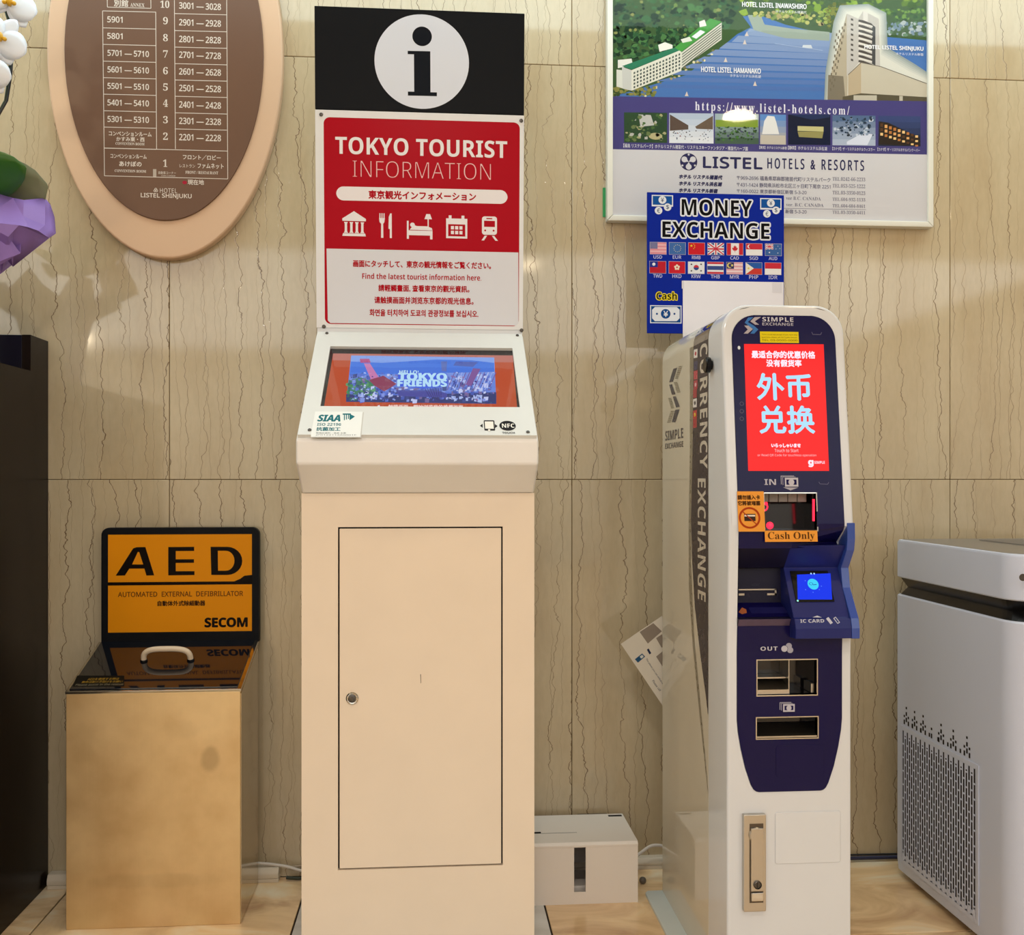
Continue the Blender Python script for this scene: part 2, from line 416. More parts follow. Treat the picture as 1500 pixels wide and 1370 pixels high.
# ------------------------------------------------------------------ setting
def structure(name, bm, mat, smooth=None):
    o = obj(name, bm, mat, None, smooth); o['kind'] = 'structure'; return o
wall = structure('wall_back', box(-5.2, 5.2, 0.004, 0.10, 0, CEIL), JOINT)
XJ = [-5.151, -4.043, -2.935, -1.827, -0.719, 0.389, 1.497, 2.605, 3.713, 4.821]
ZJ = [0.0, 1.095, 2.262, CEIL]
G = 0.0008
for i in range(len(XJ) - 1):
    for j in range(3):
        obj('marble_slab', box(XJ[i] + G, XJ[i + 1] - G, 0.0, 0.02, ZJ[j] + G, ZJ[j + 1] - G, 0.0012, 1), WALL_MARBLE, wall, None)
floor = structure('floor', box(-5.2, 5.2, -10.0, 0.1, -0.08, -0.006), FJOINT)
TX0, TS = -0.970, 0.6275
for i in range(-6, 9):
    for j in range(-1, 15):
        x0 = TX0 + TS * i; y1 = -0.46 - TS * (j); y0 = y1 - TS
        if j == -1: y0, y1 = -0.46, -0.001
        pale = (i == 1)
        obj('floor_tile', box(x0 + .0022, x0 + TS - .0022, y0 + .0022, y1 - .0022 if j > -1 else y1, -0.006, 0.0, 0.001, 1), FLOOR_PALE if pale else FLOOR_MARBLE, floor, None)
structure('ceiling', box(-5.2, 5.2, -10.0, 0.1, CEIL, CEIL + 0.1), CEILM)
structure('wall_left', box(-5.3, -5.2, -10, 0.1, 0, CEIL), LOBBY)
structure('wall_right', box(5.2, 5.3, -10, 0.1, 0, CEIL), LOBBY)
structure('wall_front', box(-5.3, 5.3, -10.1, -10, 0, CEIL), LOBBY)

# ------------------------------------------------------------------ tourist information kiosk
def screw(p, n_axis, r, parent, nrm=None):
    bm = bmesh.new(); lathe(bm, [(0, -0.001), (r * 0.9, 0), (r, 0.0012), (r * .75, 0.0028), (r * .32, 0.003), (r * .30, 0.0015), (0, 0.0015)], (0, 0, 0), 'Z', 14)
    q = Vector((0, 0, 1)).rotation_difference(Vector(nrm)); bm.transform(Matrix.Translation(p) @ q.to_matrix().to_4x4())
    return obj('screw', bm, DARKSTEEL, parent)
kiosk = thing('tourist_kiosk', 'tall cream tourist information kiosk with black and red sign, sloping touchscreen and locked lower door', 'kiosk', (-0.032, -0.39, 0))
KX0, KX1 = -0.032 - 0.2565, -0.032 + 0.2565
YB = -0.568
# door opening in the body front
dl = PY(495, 1020, YB).x; dr = PY(736.5, 1020, YB).x; dt = PY(600, 772, YB).z; db = PY(600, 1272, YB).z
bm = bmesh.new()
add_box(bm, KX0, KX1, YB + 0.02, -0.24, 0, 1.066)
for a in ((KX0, dl, 0, 1.066), (dr, KX1, 0, 1.066), (dl, dr, 0, db), (dl, dr, dt, 1.066)):
    add_box(bm, a[0], a[1], YB, YB + 0.021, a[2], a[3])
bmesh.ops.remove_doubles(bm, verts=bm.verts, dist=1e-5)
body = obj('body', bm, WHITE_STEEL, kiosk, None)
gp = 0.0034
obj('door_gap', box(dl + .0002, dr - .0002, YB + 0.012, YB + 0.0195, db + .0002, dt - .0002), BLACKM, kiosk, None)
door = obj('door', box(dl + gp, dr - gp, YB + 0.0005, YB + 0.012, db + gp, dt - gp, 0.0012, 2), WHITE_STEEL, kiosk)
lc = PY(516, 1023, YB)
bm = bmesh.new(); lathe(bm, [(0.0135, 0.0), (0.0135, -0.003), (0.0115, -0.0045), (0.0095, -0.004), (0.009, -0.001), (0, -0.001)], (lc.x, YB + .0005, lc.z), 'Y', 28)
lk = obj('lock', bm, STEEL_SHINY, door, label='round chrome key lock')
bm = bmesh.new(); lathe(bm, [(0.0085, 0), (0.0085, -0.004), (0.006, -0.005), (0, -0.005)], (lc.x, YB - .0002, lc.z), 'Y', 24)
add_box(bm, lc.x - .0011, lc.x + .0011, YB - .0062, YB - .005, lc.z - .0045, lc.z + .0045)
obj('lock_cylinder', bm, DARKSTEEL, door)
pr = Print((0, YB + .0004, 0), UX, UZ); pr.poly([(615.6, 988), (616.6, 988), (616.9, 1001), (616.2, 1001)], '#5b5046'); pr.make('scratch', PRINT, door)
# head: sloping console
YL, ZL0, ZL1 = -0.66, 1.129, 1.180
SY, SZ = -0.288, 1.459
prof = [(-0.24, 1.066), (YB, 1.066), (YL, ZL0), (YL - .001, ZL1), (SY, SZ), (-0.24, SZ)]
obj('console_head', prism(prof, 'X', KX0, KX1, 0.006, 3), WHITE_HEAD, kiosk)
sv = Vector((0, SY - YL, SZ - ZL1)).normalized(); sn = UX.cross(sv)
SL = Print(Vector((0, YL, ZL1)), UX, sv)
def slope_plate(x0, x1, b0, b1, lift0, lift1, bev=0.0):
    bm = box(x0, x1, b0, b1, lift0, lift1, bev, 2)
    M = Matrix.Translation(SL.o) @ Matrix((( 1, 0, 0, 0), (0, sv.y, sn.y, 0), (0, sv.z, sn.z, 0), (0, 0, 0, 1)))
    bm.transform(M); return bm
sL, sB = SL.loc(470, 600); sR, _ = SL.loc(761, 602); _, sT = SL.loc(484, 512); tL, _ = SL.loc(484, 512)
sx0 = SL.loc(469.5, 600)[0]; sx1 = SL.loc(761.5, 603)[0]
fx0 = KX0 + .004; fx1 = KX1 - .004; slen = (Vector((0, SY, SZ)) - Vector((0, YL, ZL1))).length
fb0, fb1 = 0.006, slen - 0.012
bm = bmesh.new(); TH = 0.009
parts = [(fx0, sx0, fb0, fb1), (sx1, fx1, fb0, fb1), (sx0, sx1, fb0, sB), (sx0, sx1, sT, fb1)]
M = Matrix.Translation(SL.o) @ Matrix(((1, 0, 0, 0), (0, sv.y, sn.y, 0), (0, sv.z, sn.z, 0), (0, 0, 0, 1)))
for a in parts: add_box(bm, a[0], a[1], a[2], a[3], 0.0, TH)
bmesh.ops.remove_doubles(bm, verts=bm.verts, dist=1e-5); bm.transform(M)
plate = obj('faceplate', bm, FACEW, kiosk, None)
obj('screen_surround', slope_plate(sx0, sx1, sB, sT, 0.0002, 0.0015), BLACK, kiosk, None)
for px, py in ((479.5, 491.5), (757.5, 496), (454, 635.5), (773, 638.5)):
    a, b = SL.loc(px, py); b = min(b, fb1 - .008); screw(SL.w(a, b, 0) + sn * TH, 'N', 0.0042, plate, sn)
# display picture
SS = Print(SL.o + sn * 0.0018, UX, sv)
SS.poly([(488, 518), (751, 521), (758, 603), (474, 600)], '#b9502f')
SS.up()
random.seed(4)
def grad(P, q, top, bot, n=10):
    (x0, y0), (x1, y1), (x2, y2), (x3, y3) = q; T, B = lin(top), lin(bot)
    for i in range(n):
        a, b = i / n, (i + 1) / n; c = tuple(T[k] + (B[k] - T[k]) * (a + b) / 2 for k in range(3))
        P.poly([(x0 + (x3 - x0) * a, y0 + (y3 - y0) * a), (x1 + (x2 - x1) * a, y1 + (y2 - y1) * a), (x1 + (x2 - x1) * b, y1 + (y2 - y1) * b), (x0 + (x3 - x0) * b, y0 + (y3 - y0) * b)], c)
SS.poly([(488, 518), (751, 521), (752, 531), (487, 528)], '#bb7468'); SS.up()
grad(SS, [(514.5, 521), (724, 524), (727, 592), (507, 589)], '#86a9ee', '#4468cf', 8); SS.up()
SS.poly([(514, 530), (560, 532), (640, 527), (690, 528), (724, 532), (724, 545), (512, 550)], '#3f78e0')
SS.poly([(511, 557), (530, 553), (548, 562), (560, 590), (507, 589)], '#3d7d6a')
SS.poly([(507, 578), (560, 580), (727, 575), (727, 592), (507, 589)], '#2b4376'); SS.up()
for i in range(300):
    x = random.uniform(512, 716); y = random.uniform(548, 586); s_ = random.uniform(1.5, 7)
    c = random.choice(['#a9bdf2', '#7f97e2', '#3f5cb4', '#6f6a9c', '#c2cdf6', '#5573cf', '#39508f'])
    SS.poly([(x, y), (x + s_, y + random.uniform(-1, 1)), (x + s_ * .9, y + s_ * random.uniform(.5, 1.1)), (x, y + s_ * .9)], c)
for i in range(40):
    x = random.uniform(508, 548); y = random.uniform(562, 586); SS.circ(x, y, random.uniform(1, 3), random.choice(['#3f8a5a', '#2f6b5c', '#5aa070', '#2c5a72']), n=6)
SS.up()
SS.poly([(527, 526), (541, 526), (543, 532), (528, 532)], '#b25a8c'); SS.poly([(533, 533), (542, 533), (561, 563), (545, 560)], '#c77fb4')
SS.poly([(540, 557), (562, 551), (581, 563), (563, 574), (549, 566)], '#8a4660')
SS.poly([(693, 540), (704, 541), (690, 566), (682, 564)], '#7d5c9c'); SS.poly([(646, 530), (655, 530), (654, 545), (647, 544)], '#5b73bb')
SS.poly([(668, 530), (700, 531), (693, 538), (664, 536)], '#4c62b4'); SS.poly([(580, 572), (640, 572), (655, 577), (655, 583), (585, 581)], '#4450a0')
for i in range(12):
    x = 655 + i * 5.5; SS.line([(x, 572), (x + 11, 546)], 1.2, random.choice(['#c6d0f8', '#6d58a0', '#3a4c98', '#9cb0f0']))
for i in range(150):
    x = random.choice((random.uniform(512, 582), random.uniform(658, 722))); y = random.uniform(545, 586); s_ = random.uniform(1, 3.2)
    SS.poly([(x, y), (x + s_, y + .4), (x + s_ * 1.2, y + s_), (x - .3, y + s_ * .8)], random.choice(['#a9bdf2', '#7f97e2', '#2c3f8a', '#c2cdf6', '#5573cf', '#39508f', '#8a6aa8']))
for i in range(7): SS.line([(622 + i * 4, 569), (634 + i * 2, 590)], .9, '#2c3a78')
SS.up(); SS.poly([(583, 545), (655, 548), (656, 566), (620, 570), (583, 566)], '#3a63e0'); SS.up()
SS.text(bs('HELLO!'), 585, 543, 613, 548.5, '#c9f2fb'); SS.text(bs('TOKYO'), 584, 547, 654, 557.5, '#b7e4ff', bold=1.6); SS.text(bs('FRIENDS'), 583, 556.5, 654, 566.5, '#b7e4ff', bold=1.6)
SS.text('触摸画面、開始浏览我的推薦画面。', 569, 593.5, 681, 599.5, '#f6d9d4', bold=.5)
SS.poly([(553, 595), (556, 594), (557, 597), (561, 597), (559, 601), (555, 601)], '#e9e4f4'); SS.circ(534, 597, 1.6, '#dc8f80', n=8)
SS.make('screen', SCREEN_DIM, kiosk, label='landscape touchscreen showing a blue city picture on orange')
bmg = slope_plate(sx0 + .001, sx1 - .001, sB, sT - .001, 0.0042, 0.0052)
GLASS, nt, b = new_mat('clear_screen_glass')
b.inputs['Base Color'].default_value = (1, 1, 1, 1); b.inputs['Roughness'].default_value = 0.03; b.inputs['Transmission Weight'].default_value = 1.0; b.inputs['IOR'].default_value = 1.2
# faceplate prints
FP = Print(SL.o + sn * TH, UX, sv)
FP.rr(462.5, 603.5, 533, 641, 1, '#c9c6c0'); FP.up(); FP.rr(461.5, 603, 531.5, 640, 1, '#eef0ee'); FP.up()
TEAL = '#1d6f79'
FP.text(bs('SIAA'), 466.5, 608, 499.5, 617.5, TEAL, bold=1.0, shear=.05)
FP.poly([(502, 606), (514, 606), (514, 608), (502, 608)], TEAL); FP.poly([(512, 606.5), (520, 610.5), (512, 616)], TEAL)
for x in (504.5, 507.5, 510.5): FP.line([(x, 607), (x, 616 - (x - 504) * .3)], 1.4, TEAL)
FP.text(bs('ISO 22196'), 465, 620, 500, 624, TEAL); FP.text('抗菌加工', 464, 626, 499, 631.5, TEAL, bold=.6)
FP.text('無機抗菌剤・塗装 全面', 463, 633.5, 507, 635.6, '#6b6f70'); FP.text('JP0122112A0001F', 462.5, 636.6, 522, 638.6, '#6b6f70')
K = '#1d1b1e'
FP.poly([(703, 624), (707, 621), (707, 627)], K); FP.poly([(729, 624.5), (725, 621.5), (725, 627.5)], K)
FP.rr(708.5, 616, 724, 631, 1.5, K); FP.up(); FP.rr(710, 617.8, 722.5, 628.5, .5, '#efebe2'); FP.rect(715, 629.3, 718, 632, '#efebe2')
FP.circ(743.5, 624, 12, K, ry=7.2); FP.up(); FP.text(bs('NFC'), 735, 621, 753, 627, '#f2efe8'); FP.text(bs('TOUCH'), 735.5, 633, 754, 635.8, K)
FP.make('lettering', PRINT, plate)
# sign board (leans a few centimetres forward)
sgo = Vector((0, -0.291, 1.459)); sgv = Vector((0, -0.047, 0.79)).normalized(); sgn = UX.cross(sgv)
SG = Print(sgo, UX, sgv)
Ms = Matrix.Translation(sgo) @ Matrix(((1, 0, 0, 0), (0, sgv.y, sgn.y, 0), (0, sgv.z, sgn.z, 0), (0, 0, 0, 1)))
SGX0, SGX1 = KX0 + .0005, KX1 - .0005
zt = SG.loc(617, 14)[1]; zs = SG.loc(617, 164.5)[1]
bm = box(SGX0 + .001, SGX1 - .001, 0.0, zs, -0.03, -0.003, 0.002); bm.transform(Ms); back = obj('sign_back', bm, WHITE_SIGN, kiosk)
bm = box(SGX0, SGX1, zs + .001, zt, -0.03, 0.0, 0.0015); bm.transform(Ms); top = obj('sign_head', bm, BLACKM, kiosk, label='black head board with white information symbol')
bm = box(SGX0, SGX1, 0.012, zs - .0005, -0.003, 0.0, 0.001); bm.transform(Ms); panel = obj('sign_panel', bm, WHITE_SIGN, kiosk, label='white and red sign panel screwed at its corners')
for px, py in ((470.5, 168), (763.5, 177), (474.5, 478.5), (764, 484)):
    a, b = SG.loc(px, py); screw(SG.w(a, b, 0), 'N', 0.0048, panel, sgn)
# information symbol
E1 = Print(sgo, UX, sgv); IC = (618, 90.5)
E1.circ(IC[0], IC[1], 69, '#e0e7f6', n=72); E1.up()
DK = '#141820'; E1.circ(618.3, 53.3, 14.3, DK, n=40)
E1.poly([(597.2, 74.5), (630.3, 75.2), (630.6, 135.2), (640, 135.4), (640, 141), (597.5, 140), (597.5, 134.2), (606.8, 134.4), (606.4, 79.6), (597.2, 79.4)], DK)
E1.make('information_symbol', PRINT, top)
# red panel lettering
R = '#b0061c'; Wt = '#f0edf2'
SG.rr(474, 171.5, 761.5, 474.6, 9, R, rs=[9, 9, 9, 9]); SG.up()
SG.lpoly([SG.loc(*p) for p in ((478.3, 364.2), (759.2, 370))] + [SG.loc(759.6, 473.5), SG.loc(756.5, 477), SG.loc(484, 473.3), SG.loc(480.2, 469.5)], '#dee1ea'); SG.up()
SG.up()
SG.text(bs('TOKYO TOURIST'), 491, 200, 743, 225.5, Wt, res=4)
SG.text('INFORMATION', 516.5, 235, 719, 259, '#f2c6c8', res=4, off=-0.022)
SG.rr(492.5, 273, 743.5, 293.5, 10.5, Wt); SG.up()
SG.text('東京観光インフォメーション', 540, 279, 697, 291, R, bold=1.0)
SG.layer -= 1
def xf(x, y): return (x, y + (x - 617) * 0.026)
def ip(pts, col=Wt): SG.poly([xf(*p) for p in pts], col)
# museum
ip([(501.5, 323), (518.5, 312), (536, 323), (536, 326.5), (501.5, 326.5)])
for x in (505.5, 513.5, 521.5, 529.5): ip([(x - 1.5, 328), (x + 4, 328), (x + 3, 330.5), (x + 3, 341.5), (x + 4.4, 344), (x - 1.8, 344), (x - .5, 341.5), (x - .5, 330.5)])
ip([(502.5, 344.6), (535, 344.6), (536, 348.6), (501.5, 348.6)])
# fork and knife
for x in (555.8, 558.8, 561.8): ip([(x, 314), (x + 1.5, 314), (x + 1.5, 323), (x, 323)])
ip([(555.3, 321), (563.8, 321), (563, 327), (561.3, 329.5), (561.6, 350), (558.2, 350), (558.3, 329.5), (556, 327)])
ip([(569, 336.5), (569.5, 319), (571.5, 314), (573.8, 314), (574, 350), (571, 350), (571, 337)])
# bed and lamp
ip([(596, 324), (598.6, 324), (598.6, 338), (633.5, 338), (633.5, 350.5), (630, 350.5), (630, 345), (599, 345), (599, 350.5), (596, 350.5)])
ip([(600, 337), (606, 330), (611, 331.5), (626, 331.5), (632.6, 334), (633.5, 337.4)]); SG.circ(604.2, 329.5, 3.4, Wt, n=18)
ip([(624.5, 313.5), (630, 313.5), (632.8, 321), (621.7, 321)]); ip([(626.4, 321), (628, 321), (628, 332), (626.4, 332)])
# calendar
ip([(653.5, 319), (684.5, 319), (684.5, 348), (653.5, 348)]); ip([(657.3, 314.5), (661.4, 314.5), (661.4, 321), (657.3, 321)]); ip([(676, 314.5), (680.2, 314.5), (680.2, 321), (676, 321)])
SG.up(); ip([(656.5, 327.5), (681.5, 327.5), (681.5, 345), (656.5, 345)], R); SG.up()
for i in range(3):
    for j in range(2): ip([(660.5 + i * 6.2, 330 + j * 7), (665 + i * 6.2, 330 + j * 7), (665 + i * 6.2, 335 + j * 7), (660.5 + i * 6.2, 335 + j * 7)])
SG.layer -= 2
# train
SG.rr(706, 317 , 728, 344, 4, Wt)
ip([(710, 343), (713.5, 343), (709, 350), (705.3, 350)]); ip([(720.5, 343), (724, 343), (729.5, 350), (725.6, 350)])
SG.up(); ip([(712.5, 317), (721, 317), (721, 318.6), (712.5, 318.6)], R); ip([(709, 321), (725, 321), (725, 330), (709, 330)], R)
SG.circ(710.7, 337.7, 1.4, R, n=12); SG.circ(723, 338, 1.4, R, n=12)
SG.text('画面にタッチして、東京の観光情報をご覧ください。', 517.5, 381, 719, 391, R, bold=.7)
SG.text(bs('Find the latest tourist information here.'), 530.5, 400, 705, 408.6, R)
SG.text('請輕觸畫面, 查看東京的觀光資訊。', 554.5, 417, 687.5, 427, R, bold=.6)
SG.text('请触摸画面并浏览东京都的观光信息。', 548.5, 434.5, 693.5, 444.5, R, bold=.6)
SG.text('화면을 터치하여 도쿄의 관광정보를 보십시오.', 541.5, 453, 700.5, 463, R, bold=.6)
SG.make('lettering', PRINT_GLOSS, panel)

# ------------------------------------------------------------------ AED stand
AX0, AX1 = -0.8905, -0.4745; AY0, AY1 = -0.284, -0.041; AZF, AZB = 0.580, 0.661
def brushed():
    m, nt, b = new_mat('aged_stainless_steel')
    tc = N(nt, 'ShaderNodeTexCoord'); mp = N(nt, 'ShaderNodeMapping'); mp.inputs['Scale'].default_value = (120, 120, 2); Lk(nt, tc.outputs['Object'], mp.inputs['Vector'])
    n = N(nt, 'ShaderNodeTexNoise'); n.inputs['Scale'].default_value = 2; n.inputs['Detail'].default_value = 4; Lk(nt, mp.outputs[0], n.inputs['Vector'])
    n2 = N(nt, 'ShaderNodeTexNoise'); n2.inputs['Scale'].default_value = 9; n2.inputs['Detail'].default_value = 6; Lk(nt, tc.outputs['Object'], n2.inputs['Vector'])
    cr = N(nt, 'ShaderNodeValToRGB'); e = cr.color_ramp.elements; e[0].position = .3; e[0].color = (*srgb(216, 186, 138), 1); e[1].position = .7; e[1].color = (*srgb(238, 212, 164), 1)
    Lk(nt, n2.outputs['Fac'], cr.inputs[0])
    last = cr.outputs[0]
    for (px, py, rx, rz, am) in ((308, 1112, .024, .034, .30), (122, 1085, .03, .055, .05), (270, 1068, .05, .03, .06), (230, 1290, .16, .02, .10)):
        p = PY(px, py, AY0); sp = N(nt, 'ShaderNodeVectorMath', operation='SUBTRACT'); g_ = N(nt, 'ShaderNodeNewGeometry'); Lk(nt, g_.outputs['Position'], sp.inputs[0]); sp.inputs[1].default_value = p
        sc_ = N(nt, 'ShaderNodeVectorMath', operation='MULTIPLY'); sc_.inputs[1].default_value = (1 / rx, 1, 1 / rz); Lk(nt, sp.outputs[0], sc_.inputs[0])
        ln_ = N(nt, 'ShaderNodeVectorMath', operation='LENGTH'); Lk(nt, sc_.outputs[0], ln_.inputs[0])
        mr_ = N(nt, 'ShaderNodeMapRange', interpolation_type='SMOOTHSTEP'); mr_.inputs['From Min'].default_value = 1.15; mr_.inputs['From Max'].default_value = .55; mr_.inputs['To Max'].default_value = am
        Lk(nt, math_node(nt, 'MULTIPLY_ADD', n2.outputs['Fac'], 1.2, math_node(nt, 'SUBTRACT', ln_.outputs['Value'], .6)), mr_.inputs['Value'])
        mz = N(nt, 'ShaderNodeMix', data_type='RGBA'); Lk(nt, mr_.outputs[0], mz.inputs['Factor']); Lk(nt, last, mz.inputs['A']); mz.inputs['B'].default_value = (*srgb(110, 84, 58), 1); last = mz.outputs['Result']
    Lk(nt, last, b.inputs['Base Color'])
    r = N(nt, 'ShaderNodeMapRange'); r.inputs['To Min'].default_value = .42; r.inputs['To Max'].default_value = .6; Lk(nt, n2.outputs['Fac'], r.inputs['Value']); Lk(nt, r.outputs[0], b.inputs['Roughness'])
    bp = N(nt, 'ShaderNodeBump'); bp.inputs['Strength'].default_value = .12; bp.inputs['Distance'].default_value = .001
    Lk(nt, n.outputs['Fac'], bp.inputs['Height']); Lk(nt, bp.outputs[0], b.inputs['Normal']); b.inputs['Metallic'].default_value = 1.0
    return m
BRUSHED = brushed()
STEEL_SIDE = simple('smooth_stainless_side', srgb(196, 180, 150), 0.13, 1.0, var=.05)
aed = thing('aed_cabinet', 'stainless steel defibrillator box with black sloping lid and yellow sign', 'aed box', ((AX0 + AX1) / 2, -0.15, 0))
obj('body', prism([(AY0, 0.0), (AY1, 0.0), (AY1, AZB - .006), (AY0, AZF - .006)], 'X', AX0, AX1, 0.0015, 2), BRUSHED, aed)
obj('side_sheet', prism([(AY0 + .004, 0.003), (AY1 - .003, 0.003), (AY1 - .003, AZB - .014), (AY0 + .004, AZF - .012)], 'X', AX1 - .001, AX1 + .0015), STEEL_SIDE, aed, None)
lv = Vector((0, AY1 - AY0, AZB - AZF)).normalized(); ln = UX.cross(lv)
LD = Print(Vector((0, AY0, AZF)), UX, lv); LL = math.hypot(AY1 - AY0, AZB - AZF)
Ml = Matrix.Translation(LD.o) @ Matrix(((1, 0, 0, 0), (0, lv.y, ln.y, 0), (0, lv.z, ln.z, 0), (0, 0, 0, 1)))
bm = box(AX0 - .002, AX1 + .002, -.002, LL, -0.007, 0.0, .001); bm.transform(Ml); obj('lid_rim', bm, STEEL_SHINY, aed)
LIDM = simple('black_mirror_acrylic', srgb(18, 20, 26), 0.04, 0.0, var=.1, spec=1.0)
bm = box(AX0 + .006, AX1 - .008, .006, LL - .004, 0.0, 0.003, .001); bm.transform(Ml); lid = obj('lid', bm, LIDM, aed, label='mirror-black lid plate')
# handle
a0, b0 = LD.loc(211, 970); a1, _ = LD.loc(279, 970)
pts = []
for i in range(25):
    t = i / 24; ang = math.pi * t
    x = (a0 + a1) / 2 - (a1 - a0) / 2 * math.copysign(abs(math.cos(ang)) ** .6, math.cos(ang)); h = 0.036 * math.sin(ang) ** .55
    pts.append(LD.o + UX * x + lv * b0 + ln * (h + .001))
HANDLEM = simple('cream_plastic_handle', srgb(226, 205, 178), 0.35)
bm = bmesh.new(); tube(bm, pts, 0.0072, 12); obj('handle', bm, HANDLEM, aed, 50)
bm = bmesh.new()
for x in (a0, a1):
    c = LD.o + UX * x + lv * b0 + ln * .003; q = Vector((0, 0, 1)).rotation_difference(ln)
    t2 = bmesh.new(); lathe(t2, [(.0095, 0), (.0095, .003), (.0075, .005), (0, .005)], (0, 0, 0), 'Z', 20); t2.transform(Matrix.Translation(c) @ q.to_matrix().to_4x4())
    me = bpy.data.meshes.new('q'); t2.to_mesh(me); t2.free(); bm.from_mesh(me)
obj('handle_collar', bm, BLACK, aed)
LD.o = LD.o + ln * .003
LD.poly([(113, 990), (182, 990), (182, 1006), (106, 1006)], '#15120d'); LD.up()
YL_ = '#b58a2c'
LD.text('AEDを使用する時は', 130, 993.5, 175, 997, YL_); LD.text('救命活動の手助けをお願い', 121, 997.8, 180, 1001, YL_); LD.text('Please assist in the rescue', 112, 1002, 181, 1005, '#8d8168')
LD.make('lettering', PRINT, lid)
# sign
Y0 = -0.047
sx0_, sx1_ = PY(148.2, 850, Y0).x, PY(379.5, 850, Y0).x; sz1 = PY(265, 773, Y0).z; sz0 = AZB - .004
sign = obj('sign_plate', prism(rrect(sx0_, sx1_, sz0, sz1, .02, 8, (0.001, 0.001, .02, .02)), 'Y', Y0, Y0 + .022, .001), BLACKM, aed, label='black plate with yellow defibrillator sign')
Q = Print((0, Y0, 0), UX, UZ); O = '#ea9414'; KB = '#120c0a'
Q.rect(158.3, 783.5, 369, 927, O); Q.up()
Q.poly([(158, 853.2), (343, 851.8), (352, 848), (358, 843.5), (369.3, 842.3), (369.3, 856), (158, 858)], KB)
A_ = [(169.5, 843.5), (195, 803.5), (200, 801.8), (213, 801.5), (226, 843), (214.5, 843.3), (211.5, 833), (189.5, 833.2), (183, 843.2)]
Q.poly(A_, KB); Q.up(); Q.poly([(193.5, 827), (209.8, 827), (204, 809), (202, 808.8)], O); Q.layer -= 1
Q.poly([(246.5, 801.5), (284.5, 801.2), (284.5, 807.2), (257.5, 807.4), (257.5, 819.5), (284.2, 819.4), (284.2, 824.6), (257.5, 824.8), (257.5, 837), (285, 836.8), (285, 842.6), (246.5, 843)], KB)
Dd = []
for i in range(13):
    a = math.pi / 2 - i / 12 * math.pi; Dd.append((333 + 22 * math.cos(a), 821.8 - 20.6 * math.sin(a)))
Q.poly([(309.5, 842.4), (308.5, 801.2)] + Dd, KB); Q.up()
Dd = []
for i in range(13):
    a = math.pi / 2 - i / 12 * math.pi; Dd.append((331 + 12.5 * math.cos(a), 821.6 - 14.6 * math.sin(a)))
Q.poly([(319.5, 836.2), (319.2, 807)] + Dd, O)
Q.text('AUTOMATED  EXTERNAL  DEFIBRILLATOR', 173, 867.5, 356, 874.8, '#6b3d12', bold=.4)
Q.text('自動体外式除細動器', 231, 880.5, 300.5, 888, '#3c220c', bold=.6)
Q.text(bs('SECOM'), 300, 905.5, 362.5, 919, KB, bold=1.0, space=.93)
Q.make('lettering', PRINT_GLOSS, sign)

# ------------------------------------------------------------------ oval floor directory
YO = -0.034
oc = PY(241, 78, YO); oa = (PY(414.3, 78, YO).x - PY(68, 78, YO).x) / 2; ob = oc.z - PY(243, 379, YO).z
oxc = (PY(414.3, 78, YO).x + PY(68, 78, YO).x) / 2
ovalt = thing('oval_directory', 'oval brown and tan hotel floor directory on the marble wall', 'sign', (oxc, 0, oc.z))
TAN = simple('tan_lacquered_board', srgb(214, 178, 146), 0.4, var=.03, scale=4)
BROWN = simple('brown_enamel_plate', srgb(108, 78, 60), 0.35, spec=.3, var=.06, scale=5)
def ell(a, b, cx, cz, n=96): return [(cx + a * math.cos(i / n * 6.283185), cz + b * math.sin(i / n * 6.283185)) for i in range(n)]
obj('backing_board', prism(ell(oa, ob, oxc, oc.z), 'Y', YO, -0.0005, .006, 3), TAN, ovalt, 45)
ia = (PY(386.5, 78, YO).x - PY(95.2, 78, YO).x) / 2; ib = oc.z - PY(243, 324, YO).z; ixc = (PY(386.5, 78, YO).x + PY(95.2, 78, YO).x) / 2
iplate = obj('directory_plate', prism(ell(ia, ib, ixc, oc.z), 'Y', YO - .006, YO, .002, 2), BROWN, ovalt, 45)
O1 = Print((0, YO - .006, 0), UX, UZ); LC = '#d9cdc2'
def ox(x): return x / 3.2609
def OL(x0, y0, x1, y1, w=.9): O1.line([(ox(x0), ox(y0)), (ox(x1), ox(y1))], w, LC)
def OT(t, x0, y0, x1, y1, **k): O1.text(t, ox(x0), ox(y0), ox(x1), ox(y1), LC, **k)
rows_l = [52, 133, 212, 292, 371, 450, 529, 607, 708]
for i, y in enumerate(rows_l): OL(490 + i * .8, y, 745, y + 6)
OL(490, 52, 499, 840); OL(744, 57, 748, 712)
for i, y in enumerate([65, 146, 225, 304, 382, 460, 539, 616]): OL(835, y, 1084, y + 6)
OL(832, -150, 838, 712); OL(1082, -150, 1088, 855); OL(497, 707, 1088, 722); OL(499, 840, 1088, 855)
OL(835, -16, 1082, -10); OL(835, -96, 1082, -90)
OL(511, -60, 513, 34); OL(720, -60, 721, 40); OL(513, 34, 721, 40)
OT('別館', 545, -2, 612, 30, bold=.4); OT(sf('ANNEX'), 622, 14, 690, 32)
for t, y in (('5901', 78), ('5801', 157)): OT(t, 513, y, 585, y + 28, bold=.5)
for t, y in (('5701 — 5710', 238), ('5601 — 5610', 317), ('5501 — 5510', 396), ('5401 — 5410', 475), ('5301 — 5310', 554)): OT(t, 514, y, 711, y + 28, bold=.5)
for t, y in (('3001 — 3028', 11), ('2901 — 2928', 91), ('2801 — 2828', 171), ('2701 — 2728', 246), ('2601 — 2628', 326), ('2501 — 2528', 405), ('2401 — 2428', 484), ('2301 — 2328', 562), ('2201 — 2228', 640)): OT(t, 856, y, 1055, y + 30, bold=.5)
